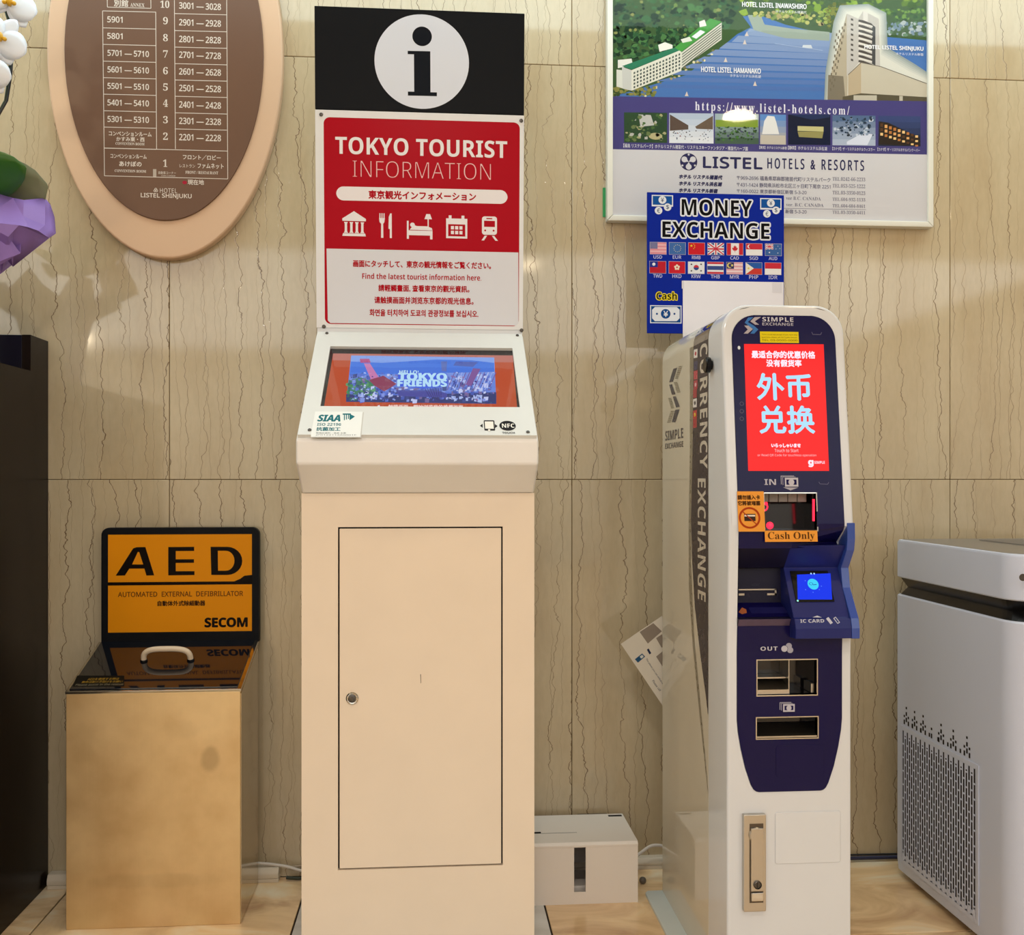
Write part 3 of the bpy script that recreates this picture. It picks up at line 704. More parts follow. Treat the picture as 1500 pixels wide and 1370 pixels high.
for t, y in (('10', 2), ('9', 81), ('8', 162), ('7', 240), ('6', 320), ('5', 398), ('4', 475), ('3', 554), ('2', 633), ('1', 762)):
    OT(sf(t), 766 if t == '10' else 779, y, 809 if t == '10' else (802 if t != '1' else 799), y + 35)
OT('コンベンションルーム', 520, 627, 724, 648, bold=.3); OT('かすみ東・西', 556, 653, 690, 674, bold=.3); OT(sf('CONVENTION ROOM'), 552, 679, 690, 692)
OT('コンベンションルーム', 528, 735, 700, 755, bold=.3); OT('あけぼの', 570, 770, 676, 794, bold=.5); OT(sf('CONVENTION ROOM'), 548, 809, 698, 822)
OT('フロント／ロビー', 874, 738, 1054, 762, bold=.3); OT('レストラン', 858, 784, 932, 800); OT('ファムネット', 944, 780, 1068, 804, bold=.3); OT(sf('FRONT / RESTAURANT'), 886, 816, 1042, 830)
O1.rect(ox(731), ox(808), ox(747), ox(846), '#b3a598'); OT('自動車コーナー', 757, 818, 840, 832); OT('COIN CORNER', 770, 836, 838, 842)
O1.circ(ox(882), ox(872), 3.4, '#a3283a', n=14, ry=2.6); OT('現在地', 897, 858, 974, 882, bold=.3)
for i in range(3):
    a = math.pi / 2 + i * 2.0944; O1.ring(ox(744) + 1.5 * math.cos(a), ox(909) - 1.5 * math.sin(a), 1.9, .8, LC, n=16)
OT('HOTEL', 764, 899, 846, 921, space=1.1); OT('LISTEL SHINJUKU', 673, 922, 915, 947, bold=.4)
O1.make('lettering', PRINT, iplate)

# ------------------------------------------------------------------ framed hotel poster
YF = -0.030
fx0_, fx1_ = PY(889.5, 300, YF).x, PY(1368, 300, YF).x; fz0 = PY(889.5, 323, YF).z; fz1 = PY(1128, -190, YF).z
poster = thing('framed_poster', 'white framed hotel poster with lake and towers above the currency machine', 'poster', ((fx0_ + fx1_) / 2, 0, fz0))
FRW = simple('white_aluminium_frame', srgb(226, 224, 214), 0.35)
fw = 0.0165
def bar(pts, nm='frame_bar'): obj(nm, prism(pts, 'Y', YF, -0.001, .003, 2), FRW, poster)
bar([(fx0_, fz0), (fx0_ + fw, fz0 + fw), (fx0_ + fw, fz1 - fw), (fx0_, fz1)])
bar([(fx1_, fz0), (fx1_, fz1), (fx1_ - fw, fz1 - fw), (fx1_ - fw, fz0 + fw)])
bar([(fx0_, fz0), (fx1_, fz0), (fx1_ - fw, fz0 + fw), (fx0_ + fw, fz0 + fw)])
bar([(fx0_, fz1), (fx0_ + fw, fz1 - fw), (fx1_ - fw, fz1 - fw), (fx1_, fz1)])
obj('backing_sheet', box(fx0_ + .01, fx1_ - .01, -0.019, -0.004, fz0 + .01, fz1 - .01), FRW, poster, None)
P = Print((0, -0.0195, 0), UX, UZ)
def sl(x): return (x - 889) * 0.0135
random.seed(11)
x0p, x1p = 897, 1366
P.poly([(x0p, -230), (x1p, -230), (x1p, 148 + sl(x1p)), (x0p, 141)], '#3f5a34')
# lake
P.up()
lake = [(x0p, 141.5), (1005, 110), (1050, 75), (1080, 50), (1100, 40), (1088, 24), (1112, 22), (1150, 36), (1200, 48), (1250, 50), (1366, 60), (1366, 149), (1200, 147)]
P.poly(lake, '#4a74b4'); P.up()
for i in range(9):
    t = i / 9; P.poly([(1098 - t * 150, 42 + t * 92), (1250 - t * 40, 50 + t * 88), (1255, 62 + t * 82), (1090 - t * 165, 52 + t * 86)], tuple(a + (b - a) * t for a, b in zip(srgb(140, 160, 196), srgb(66, 104, 172))))
P.poly([(1095, 22), (1114, 22), (1120, 36), (1160, 42), (1215, 47), (1215, 60), (1150, 56), (1104, 44)], '#9aa79c')
P.up()
def blobs(x0, y0, x1, y1, n, r0, r1, cols, test=None):
    for i in range(n):
        x, y = random.uniform(x0, x1), random.uniform(y0, y1)
        if test and not test(x, y): continue
        r = random.uniform(r0, r1); k = random.randint(5, 7); a = random.random() * 6
        P.poly([(x + r * random.uniform(.6, 1.2) * math.cos(a + j / k * 6.283), y + r * random.uniform(.5, 1.0) * math.sin(a + j / k * 6.283)) for j in range(k)], random.choice(cols))
inl = lambda x, y: x < 1090 and y < 132 - (x - 897) * .56
G1 = ['#23452c', '#2f5a38', '#1b3a26', '#3d6a40', '#4d7a46', '#16301f']; G2 = G1 + ['#8a8f52', '#6f8a48']
blobs(899, -200, 1086, 60, 500, 2, 8, G1, lambda x, y: inl(x, y)); blobs(899, -60, 1075, 60, 300, 1.5, 4, G2, inl)
blobs(899, 50, 1000, 90, 160, 2, 6, G1, inl)
P.up()
blobs(1085, -200, 1364, 20, 500, 2, 8, ['#5c7a2c', '#4a6a24', '#7a9a34', '#3a5a22', '#8aa83c'], lambda x, y: y < 22)
blobs(1105, 18, 1215, 38, 140, 1.5, 4.5, ['#9aa850', '#7a9044', '#b4b468', '#5c7c3a', '#a89c68'], lambda x, y: y < 24 + (x - 1105) * .13)
blobs(1285, 14, 1364, 30, 80, 2, 5, ['#3f6434', '#2f5030', '#6a9040'])
blobs(1210, 5, 1240, 42, 90, 2, 4, ['#6a6f2c', '#4a5a24', '#7a8030'])
blobs(1290, 32, 1364, 52, 50, 2, 5, ['#8ea0a4', '#71879c', '#5f7f62', '#a9b2b4'])
# rocky shore
blobs(940, 74, 1106, 142, 220, 1, 2.8, ['#cbbf8c', '#a89c6c', '#e0d8b0', '#7c7a50'], lambda x, y: abs(y - (146 - (x - 930) * .62)) < 6)
blobs(899, 126, 960, 140, 60, 2, 4, ['#6f7a3c', '#8a8648', '#3a4a28'])
P.up()
# lakeside hotel building
P.poly([(903, 102), (912, 103), (914, 130), (903, 127)], '#d8d8d0'); P.poly([(905, 88), (925, 86), (927, 96), (905, 100)], '#e4e4dc')
P.poly([(911, 98), (925, 103), (925, 133), (912, 130)], '#c8c8c4')
P.poly([(925, 103), (998, 73), (998, 104), (925, 133)], '#dedcd0'); P.poly([(998, 77), (1057, 33), (1057, 58), (998, 100)], '#d6d4c8')
P.poly([(911, 97), (988, 70), (998, 73), (925, 102)], '#2f7a5c'); P.poly([(988, 70), (1040, 27), (1057, 32), (998, 76)], '#4c9a48')
P.poly([(1013, 54), (1026, 44), (1033, 47), (1020, 57)], '#e8ecf0'); P.poly([(964, 66), (974, 62), (985, 66), (985, 71), (966, 76)], '#eceae2'); P.poly([(1024, 32), (1032, 29), (1035, 38), (1025, 40)], '#ece6e2'); P.poly([(997, 58), (1010, 54), (1014, 60), (1000, 63)], '#dfe0d8')
P.up()
for i in range(15):
    for j in range(5):
        x = 928 + i * 4.7; y = 106 + j * 5.2 - i * 1.93 + (j * -i * .012); P.poly([(x, y), (x + 2.5, y - 1), (x + 2.5, y + 2), (x, y + 3)], '#56605c' if j != 2 else '#3c4442')
for j in range(6): P.line([(999, 80 + j * 4), (1056, 37 + j * 3.6)], 1.2, '#59605a')
P.layer -= 1
# boats
for x, y in ((1063, 90), (1091, 64), (1094, 52), (1106, 125), (1006, 140)): P.poly([(x, y - 6), (x + 2, y), (x + 3, y + 1), (x - 3, y + 1)], '#d7c9c0')
P.poly([(1176, 66), (1188, 66), (1190, 71), (1175, 70)], '#cdd3dc'); P.line([(1135, 64), (1205, 74)], .7, '#a9bbdc')
# tower with glow
for i in range(6):
    e = 10 - i * 2
    P.poly([(1214 - e * .7, 148), (1219 - e, 105), (1231 - e, 36 - e * .4), (1240 - e, 18 - e), (1272, 14 - e * .8), (1288 + e, 24 - e * .5), (1290 + e, 80 - e), (1330 + e, 104 - e), (1364, 120 - e), (1364, 149)], tuple(a + (b - a) * (i / 5) for a, b in zip(srgb(150, 160, 160), srgb(216, 214, 204)))); P.up()
P.poly([(1212, 147), (1216, 112), (1240, 20), (1242, 21), (1241, 147)], '#b3a792'); P.poly([(1212, 147), (1213, 110), (1235, 112), (1238, 147)], '#7d7464')
P.poly([(1240, 20), (1257, 28), (1264, 16), (1287, 28), (1289, 98), (1258, 92), (1240, 112)], '#c0bab4'); P.poly([(1264, 16), (1271, 19), (1271, 40), (1264, 30)], '#d8d2cc')
P.up()
for i in range(9):
    y = 29 + i * 7.4; P.poly([(1257.5, y), (1264, y + 1), (1277, y + 6), (1278, y + 9), (1264, y + 5), (1257, y + 3)], '#524c48'); P.poly([(1257.5, y + 3.4), (1264, y + 5.4), (1278, y + 9.4), (1278, y + 11.4), (1264, y + 8), (1257, y + 6)], '#dcd6ce')
    P.poly([(1246, y - 2), (1249.5, y - 1), (1249.5, y + 2), (1246, y + 1)], '#55504c')
P.poly([(1277, 36), (1282, 40), (1282, 96), (1277, 94)], '#4a4a4c')
for i in range(11):
    for j in range(4):
        x = 1237 - i * 1.9 - j * 4.2 + i * .2; y = 34 + i * 9 + j * 5
        if x > 1215 + (112 - y) * .12 and y < 142: P.poly([(x, y), (x + 1.8, y + .5), (x + 1.5, y + 4.5), (x - .3, y + 4)], '#6f6656')
P.up()
P.poly([(1242, 110), (1261, 92), (1261, 138), (1242, 142)], '#b9a78c'); P.poly([(1261, 92), (1290, 98), (1363, 126), (1363, 143), (1261, 137)], '#c4bba9'); P.poly([(1234, 142), (1261, 137), (1363, 143), (1363, 149), (1234, 148)], '#57503f')
P.poly([(1250, 140), (1284, 140), (1284, 148), (1250, 148)], '#bdb6a6'); P.poly([(1317, 141), (1322, 141), (1322, 148), (1317, 148)], '#bdb6a6')
P.line([(1242, 110), (1261, 92), (1290, 98), (1363, 125)], 1, '#6a6258')
P.layer += 1
TW = '#efeff4'
def PT(t, x0, y0, x1, y1, c=TW, **k): P.text(t, x0, y0, x1, y1, c, **k)
PT('HOTEL LISTEL INAWASHIRO', 1087, 3, 1181, 10, bold=.5); PT('ホテルリステル猪苗代', 1136, 15, 1181, 19)
PT('HOTEL LISTEL HAMANAKO', 1027, 98, 1114, 105.5, bold=.5); PT('ホテルリステル浜名湖', 1069, 109, 1114, 113.5)
PT('HOTEL LISTEL SHINJUKU', 1266, 66, 1352, 73, bold=.5); PT('ホテルリステル新宿', 1312, 77, 1352, 81)
# band
P.poly([(x0p, 141.5), (x1p, 149), (x1p, 227), (x0p, 219)], '#47427e'); P.up()
PT(sf('https://www.listel-hotels.com/'), 1018, 149, 1244, 165.5, '#e2e1ee', space=1.35)
ths = [(914, 977), (980, 1045), (1047, 1111), (1113, 1151), (1154, 1216), (1219, 1282), (1286, 1348)]
def tb(i): a, b = ths[i]; y = 165 + (a - 914) * .0135; return a, y, b, y + 44
def clip(i): a, y, b, z = tb(i); return lambda X, Y_: a + 3 < X < b - 3 and y + 3 < Y_ < z - 3
for i, (t, b_) in enumerate((('#2e4a30', '#2e4a30'), ('#aebdd4', '#e4e6ec'), ('#a8bcc4', '#2e4c2c'), ('#4a86cc', '#b8b0a4'), ('#131c34', '#101a38'), ('#3c5a84', '#b4bfd4'), ('#3a4a7c', '#1c2434'))):
    a, y, b, z = tb(i); grad(P, [(a, y), (b, y + .8), (b, z + .8), (a, z)], t, b_, 5)
P.up()
blobs(917, 168, 974, 206, 70, 1.5, 4, ['#27422a', '#4a6a3a', '#a8a67c', '#b9b9b4', '#6a7a4c'], clip(0)); a, y, b, z = tb(0); P.poly([(935, 168), (953, 169), (958, 184), (938, 186)], '#c0c0be'); P.circ(960, 200, 10, '#b8ae84', ry=5, n=16)
P.poly([(981, 168), (1008, 184), (1008, 190), (981, 192)], '#5c4c44'); P.poly([(1044, 170), (1018, 186), (1020, 189), (1044, 190)], '#6a5a4c'); blobs(984, 190, 1042, 208, 45, .5, 1.3, ['#2c2c34', '#7a2c2c', '#3a4a6c'], clip(1))
P.poly([(1048, 176), (1110, 176), (1110, 187), (1048, 186)], '#7f9a34'); blobs(1050, 186, 1108, 206, 90, 1, 2.5, ['#2c4c28', '#3a5c2c', '#1f3a28', '#4a7a34', '#4a4a6c'], clip(2))
P.poly([(1119, 178), (1124, 170), (1134, 171), (1137, 180), (1141, 197), (1116, 197)], '#e4e4e4'); [P.line([(1119, 180 + k * 4), (1137, 181 + k * 4)], .8, '#8a8a8c') for k in range(4)]; P.rect(1114, 198, 1150, 211, '#c4bcb0')
P.poly([(1155, 168), (1190, 176), (1215, 172), (1215, 168)], '#203058'); P.rect(1168, 185, 1206, 192, '#c4bf88'); P.poly([(1168, 193), (1206, 193), (1204, 203), (1170, 201)], '#98925c')
blobs(1221, 171, 1280, 200, 90, 1, 3, ['#26384c', '#8fa0b8', '#1f2c38', '#c4cede', '#3c546c'], clip(5)); P.poly([(1240, 208), (1262, 196), (1278, 197), (1270, 213), (1240, 212)], '#d8def0')
P.poly([(1287, 178), (1300, 180), (1347, 202), (1347, 214), (1287, 212)], '#2c2420'); P.up()
for i in range(9):
    for j in range(3): P.rect(1289 + i * 6.4, 181 + i * 2.2 + j * 7, 1293 + i * 6.4, 186 + i * 2 + j * 6.5, random.choice(['#e0a868', '#b87840', '#f0c888', '#5a3c24']))
P.layer -= 1
PT('【福島 リステルパーク】ホテルリステル猪苗代・リステルスキーファンタジア・猪苗代ハーブ園', 913, 210.5, 1095, 216.5); PT('【東京】ホテルリステル新宿', 1112, 214, 1152, 218.5); PT('【静岡】ホテルリステル浜名湖', 1154, 214, 1211, 219.5)
PT('【カナダ】ザ・リステルホテルウィスラー', 1219, 215.5, 1281, 220.5); PT('【カナダ】ザ・リステルホテルバンクーバー', 1285, 216.5, 1347, 221.5)
# white lower sheet
P.poly([(x0p, 219), (x1p, 227), (x1p, 330), (x0p, 325)], '#d3d2d8'); P.up()
NV = '#2b2c58'
P.circ(1008.5, 237.5, 12.6, NV, n=36); P.up()
for i in range(3):
    a = math.pi / 2 + i * 2.0944 + .0
    cx, cy = 1008.5 + 7.2 * math.cos(a + 1.047), 237.5 - 7.2 * math.sin(a + 1.047)
    P.circ(cx, cy, 4.3, '#d3d2d8', n=16); P.poly([(1008.5, 237.5), (cx + 4 * math.sin(a + 1.047), cy + 4 * math.cos(a + 1.047)), (cx - 4 * math.sin(a + 1.047), cy - 4 * math.cos(a + 1.047))], '#d3d2d8')
    P.circ(1008.5 + 10.6 * math.cos(a), 237.5 - 10.6 * math.sin(a), 1.5, '#d3d2d8', n=10)
P.layer -= 1
PT('LISTEL', 1030, 230, 1116, 246, NV, bold=1.5, res=3, space=1.05); PT('HOTELS & RESORTS', 1124, 232, 1265, 247, NV, bold=.8, space=1.5)
for t, y, xe in (('ホテル リステル猪苗代', 256, 1057), ('ホテル リステル浜名湖', 266, 1056), ('ホテル リステル新宿', 276, 1050)): PT(t, 994, y, xe, y + 6, NV, bold=.9, shear=.02)
GY = '#6c6c84'
PT('〒969-2696 福島県耶麻郡猪苗代町リステルパーク', 1079, 257.5, 1216, 264, GY, bold=.3); PT(sf('TEL.0242-66-2233'), 1219, 259.5, 1267, 265, GY)
PT('〒431-1424 静岡県浜松市北区三ヶ日町下尾奈 2251', 1079, 267.5, 1216, 274, GY, bold=.3); PT(sf('TEL.053-525-1222'), 1219, 269.5, 1267, 275, GY)
PT('〒160-0022 東京都新宿区新宿 5-3-20', 1079, 277, 1181, 283, GY, bold=.3); PT(sf('TEL.03-3350-0123'), 1219, 279.5, 1267, 285, GY)
PT(sf('ver B.C. CANADA'), 1151, 288, 1202, 293, GY); PT(sf('TEL.604-932-1133'), 1219, 289.5, 1267, 294.5, GY)
PT(sf('ver. B.C. CANADA'), 1151, 297.5, 1206, 302.5, GY); PT(sf('TEL.604-684-8461'), 1219, 299, 1267, 304, GY)
P.line([(994, 303), (1268, 307.5)], .6, GY); PT('新宿 5-3-20', 1150, 307, 1181, 313, GY, bold=.3); PT(sf('TEL.03-3350-4411'), 1219, 308.5, 1267, 313.5, GY)
# keep the print inside the frame opening: clip against the frame
bmx = None
po = P.make('poster_print', PRINT_GLAZED, poster)
bm = bmesh.new(); bm.from_mesh(po.data)
for co, no in (((fx0_ + fw - .002, 0, 0), (-1, 0, 0)), ((fx1_ - fw + .002, 0, 0), (1, 0, 0)), ((0, 0, fz0 + fw - .002), (0, 0, -1)), ((0, 0, fz1 - fw + .002), (0, 0, 1))):
    bmesh.ops.bisect_plane(bm, geom=list(bm.verts) + list(bm.edges) + list(bm.faces), plane_co=co, plane_no=no, clear_outer=True)
bm.to_mesh(po.data); bm.free()
# clear acrylic cover over the poster
ACRYL, nt, b = new_mat('clear_acrylic_sheet')
for n_ in list(nt.nodes):
    if n_.type == 'BSDF_PRINCIPLED': nt.nodes.remove(n_)
tr = N(nt, 'ShaderNodeBsdfTransparent'); gl = N(nt, 'ShaderNodeBsdfGlossy'); gl.inputs['Roughness'].default_value = 0.035
fr = N(nt, 'ShaderNodeFresnel'); fr.inputs['IOR'].default_value = 1.33
wv = N(nt, 'ShaderNodeTexNoise'); wv.inputs['Scale'].default_value = 14; tcx = N(nt, 'ShaderNodeTexCoord'); Lk(nt, tcx.outputs['Object'], wv.inputs['Vector'])
bpx = N(nt, 'ShaderNodeBump'); bpx.inputs['Strength'].default_value = .12; bpx.inputs['Distance'].default_value = .002; Lk(nt, wv.outputs['Fac'], bpx.inputs['Height']); Lk(nt, bpx.outputs[0], gl.inputs['Normal'])
mxs = N(nt, 'ShaderNodeMixShader'); geo_ = N(nt, 'ShaderNodeNewGeometry'); Lk(nt, math_node(nt, 'MULTIPLY', fr.outputs[0], math_node(nt, 'SUBTRACT', 1.0, geo_.outputs['Backfacing'])), mxs.inputs[0]); Lk(nt, tr.outputs[0], mxs.inputs[1]); Lk(nt, gl.outputs[0], mxs.inputs[2])
Lk(nt, mxs.outputs[0], nt.nodes['Material Output'].inputs[0])
obj('clear_cover', box(fx0_ + fw - .001, fx1_ - fw + .001, -0.0245, -0.0225, fz0 + fw - .001, fz1 - fw + .001), ACRYL, poster, None)
obj('screen_glass', bmg, ACRYL, kiosk, None)
# green tape on the wall, left of the frame
g0, g1 = PY(883, 275, -.002), PY(893, 318, -.002)
tag(obj('green_tape', box(g0.x, g1.x, -.0022, -.0002, g1.z, g0.z), simple('green_tape', srgb(40, 150, 84), .5), None, None), 'small strip of green tape peeking out left of the framed poster', 'tape')

# ------------------------------------------------------------------ money exchange sign
YM = -0.150
me_t = thing('money_exchange_sign', 'blue square money exchange board with rows of flags standing behind the currency machine', 'sign', (0.60, -0.14, 1.2))
mz0 = PY(946, 488, YM).z; mz1 = PY(950, 281.5, YM).z; mx0 = PY(948, 400, YM).x; mx1 = PY(1148.5, 400, YM).x
mb = obj('board', box(mx0, mx1, YM, YM + .005, mz0, mz1, .0005, 1), simple('blue_board', srgb(5, 36, 150), .5, spec=.08), me_t)
obj('support_strip', box(.70, .74, YM + .005, YM + .012, .80, mz1 - .05), WHITE_STEEL, me_t, None)
B = Print((0, YM, 0), UX, UZ)
def bx(x, y): return (930 + x / 5.9565, 270 + y / 5.9565)
def BR(x0, y0, x1, y1, c): a = bx(x0, y0); b_ = bx(x1, y1); B.rect(a[0], a[1], b_[0], b_[1], c)
def BP(pts, c): B.poly([bx(*p) for p in pts], c)
def BC(x, y, r, c, n=20): a = bx(x, y); B.circ(a[0], a[1], r / 5.9565, c, n=n)
def BT(t, x0, y0, x1, y1, c, **k): a = bx(x0, y0); b_ = bx(x1, y1); B.text(t, a[0], a[1], b_[0], b_[1], c, **k)
BLU = '#0a2f9e'; PW = '#dfe3ee'
for t, a in (('MONEY', (408, 128, 1022, 270)), ('EXCHANGE', (240, 322, 1174, 462))):
    B.layer = 1; BT(bs(t), *a, PW, grow=2.2); B.layer = 2; BT(bs(t), *a, '#0c0a0c')
def cash_icon(dx, dy):
    B.layer = 1; BR(147 + dx, 92 + dy, 333 + dx, 192 + dy, PW); B.layer = 2; BR(156 + dx, 101 + dy, 324 + dx, 178 + dy, '#15519c')
    for x, y, s_, r in ((240, 137, '¥', 34), (285, 200, '$', 33), (206, 230, '€', 33)):
        B.layer = 3; BC(x + dx, y + dy, r, PW, 24); B.layer = 4; BT(bs(s_), x + dx - 13, y + dy - 20, x + dx + 13, y + dy + 20, '#1c3a6a')
cash_icon(0, 0); cash_icon(946, 28 - 0)
def flag(k, x0, y0, x1, y1):
    w, h = x1 - x0, y1 - y0; B.layer = 1; BR(x0 - 3, y0 - 3, x1 + 3, y1 + 3, '#b9b4cc'); B.layer = 2
    r_ = lambda a, b_, c, d, col: BR(x0 + a * w, y0 + b_ * h, x0 + c * w, y0 + d * h, col)
    if k == 'USD' or k == 'MYR':
        r_(0, 0, 1, 1, '#d98c9c' if k == 'USD' else '#d8a0ac'); B.layer = 3
        for i in range(3): r_(0, .14 + i * .28, 1, .28 + i * .28, '#e6b4bc' if k == 'USD' else '#e8d2d8')
        B.layer = 4; r_(0, 0, .46, .55, '#74749c' if k == 'USD' else '#3c3a66'); B.layer = 5
        if k == 'MYR':
            BC(x0 + .18 * w, y0 + .27 * h, .16 * w, '#d8c878', 14); B.layer = 6; BC(x0 + .23 * w, y0 + .27 * h, .12 * w, '#3c3a66', 14); B.layer = 7; BC(x0 + .34 * w, y0 + .27 * h, .07 * w, '#d8c878', 7)
    elif k == 'EUR':
        r_(0, 0, 1, 1, '#3f68a8'); B.layer = 3
        for i in range(12): BC(x0 + w / 2 + .22 * w * math.cos(i * .5236), y0 + h / 2 + .3 * h * math.sin(i * .5236), 3.5, '#d3d3a0', 5)
    elif k == 'RMB':
        r_(0, 0, 1, 1, '#c8202c'); B.layer = 3; star(x0 + .18 * w, y0 + .26 * h, 14, '#e6c83c')
        for a, c in ((.32, .12), (.38, .24), (.38, .38), (.32, .5)): BC(x0 + a * w, y0 + c * h, 4, '#e6c83c', 5)
    elif k in ('GBP', 'AUD'):
        r_(0, 0, 1, 1, '#2d4a8c' if k == 'GBP' else '#3a62a0'); sw, shh = (w, h) if k == 'GBP' else (w * .5, h * .5)
        B.layer = 3
        for c, t in (('#e4e4ec', .17), ('#c8384c', .06)):
            BP([(x0, y0), (x0 + t * sw, y0), (x0 + sw, y0 + sh_(shh, t)), (x0 + sw, y0 + shh), (x0 + sw - t * sw, y0 + shh), (x0, y0 + t * shh)], c)
            BP([(x0 + sw, y0), (x0 + sw, y0 + t * shh), (x0 + t * sw, y0 + shh), (x0, y0 + shh), (x0, y0 + shh - t * shh), (x0 + sw - t * sw, y0)], c); B.layer += 1
            BR(x0, y0 + shh * (.5 - t), x0 + sw, y0 + shh * (.5 + t), c); BR(x0 + sw * (.5 - t * .6), y0, x0 + sw * (.5 + t * .6), y0 + shh, c); B.layer += 1
        if k == 'AUD':
            for a, c, r in ((.25, .75, 9), (.78, .22, 5), (.66, .45, 5), (.9, .42, 5), (.78, .8, 6)): star(x0 + a * w, y0 + c * h, r, '#dfe3ee')
    elif k == 'CAD':
        r_(0, 0, 1, 1, '#e8e4e8'); B.layer = 3; r_(0, 0, .25, 1, '#c42c38'); r_(.75, 0, 1, 1, '#c42c38'); cx, cy = x0 + w / 2, y0 + h / 2
        BP([(cx + a, cy + c) for a, c in ((0, -34), (6, -22), (13, -25), (11, -8), (20, -14), (24, -6), (22, 2), (12, 14), (2, 13), (2, 28), (-2, 28), (-2, 13), (-12, 14), (-22, 2), (-24, -6), (-20, -14), (-11, -8), (-13, -25), (-6, -22))], '#c42c38')
    elif k in ('SGD', 'IDR'):
        r_(0, 0, 1, 1, '#e8e6ea'); B.layer = 3; r_(0, 0, 1, .5, '#c83040')
        if k == 'SGD': B.layer = 4; BC(x0 + .2 * w, y0 + .26 * h, 17, '#e8e6ea', 14); B.layer = 5; BC(x0 + .26 * w, y0 + .26 * h, 15, '#c83040', 14)
    elif k == 'TWD':
        r_(0, 0, 1, 1, '#b82030'); B.layer = 3; r_(0, 0, .5, .5, '#26348c'); B.layer = 4; BC(x0 + .25 * w, y0 + .25 * h, 14, '#e4e4ee', 12)
    elif k == 'HKD':
        r_(0, 0, 1, 1, '#c42030'); B.layer = 3
        for i in range(5): a = -1.57 + i * 1.2566; BC(x0 + w / 2 + 16 * math.cos(a), y0 + h / 2 + 16 * math.sin(a), 10, '#e8dcc8', 8)
    elif k == 'KRW':
        r_(0, 0, 1, 1, '#dfe2ea'); B.layer = 3; BC(x0 + w / 2, y0 + h / 2, 23, '#c43848', 20); B.layer = 4
        BP([(x0 + w / 2 + 23 * math.cos(a), y0 + h / 2 + 23 * math.sin(a)) for a in [i / 12 * math.pi for i in range(13)]], '#2c4a8c')
        for a, c in ((.2, .22), (.8, .22), (.2, .78), (.8, .78)): BP([(x0 + a * w - 9, y0 + c * h), (x0 + a * w, y0 + c * h - 8), (x0 + a * w + 9, y0 + c * h), (x0 + a * w, y0 + c * h + 8)], '#3c3c44')
    elif k == 'THB':
        r_(0, 0, 1, 1, '#c43848'); B.layer = 3; r_(0, .17, 1, .83, '#e4e4ec'); B.layer = 4; r_(0, .33, 1, .67, '#3c4e8c')
    elif k == 'PHP':
        r_(0, 0, 1, .5, '#2c5ca8'); r_(0, .5, 1, 1, '#c43c34'); B.layer = 3; BP([(x0, y0), (x0 + w * .5, y0 + h / 2), (x0, y1)], '#e6e2d8'); B.layer = 4; BC(x0 + w * .17, y0 + h / 2, 9, '#dccc70', 10)
def sh_(h, t): return h - t * h
def star(x, y, r, c): BP([(x + (r if i % 2 == 0 else r * .42) * math.cos(-1.5708 + i * .62832), y + (r if i % 2 == 0 else r * .42) * math.sin(-1.5708 + i * .62832)) for i in range(10)], c)
for i, k in enumerate(['USD', 'EUR', 'RMB', 'GBP', 'CAD', 'SGD', 'AUD']):
    x = 133 + i * 167.5; y = 506 + i * 2.2; flag(k, x, y, x + 140, y + 102); B.layer = 2; BT(k, x + 30, y + 114, x + 104, y + 142, '#b9bde4', bold=.25)
for i, k in enumerate(['TWD', 'HKD', 'KRW', 'THB', 'MYR', 'PHP', 'IDR']):
    x = 130 + i * 167.5; y = 672 + i * 2.2; flag(k, x, y, x + 140, y + 102); B.layer = 2; BT(k, x + 30, y + 112, x + 108, y + 142, '#b9bde4', bold=.25)
B.layer = 1; BT(bs('Cash'), 186, 938, 368, 1008, '#e8d21c', grow=1.1); B.layer = 2; BT(bs('Cash'), 188, 940, 366, 1006, '#1c1a14')
B.layer = 1; BR(133, 1055, 407, 1212, PW); B.layer = 2; BR(141, 1063, 399, 1204, '#12498c'); B.layer = 3
BP([(175, 1071), (365, 1071), (390, 1095), (390, 1170), (365, 1195), (175, 1195), (150, 1170), (150, 1095)], PW); B.layer = 4; BC(268, 1131, 42, '#12498c', 28); BC(192, 1131, 9, '#12498c', 12); BC(345, 1131, 9, '#12498c', 12)
B.layer = 5; BT(bs('¥'), 250, 1106, 288, 1156, PW, bold=.4)
B.make('lettering', PRINT_GLOSS, mb)
# white paper taped over its lower right part
wx0 = PY(1000.5, 420, YM - .003).x; wz1 = PY(1001, 411, YM - .003).z
paper = tag(obj('paper_sheet', box(wx0, PY(1147.5, 420, YM).x, YM - .0016, YM - .0004, mz0 - .01, wz1, .0002, 1), simple('white_paper', srgb(232, 230, 240), .7), None, None), 'blank white paper sheet taped over the lower right of the blue money exchange board', 'paper')
tpm = simple('frosted_tape', srgb(216, 214, 224), .35)
for a in ((PY(998.5, 413, YM).x, PY(1001.8, 413, YM).x, PY(1000, 423, YM).z, PY(1000, 411.5, YM).z), (PY(1131, 413, YM).x, PY(1145, 413, YM).x, PY(1140, 429, YM).z, PY(1140, 414, YM).z)):
    obj('tape', box(a[0], a[1], YM - .0020, YM - .0016, a[2], a[3]), tpm, paper, None)

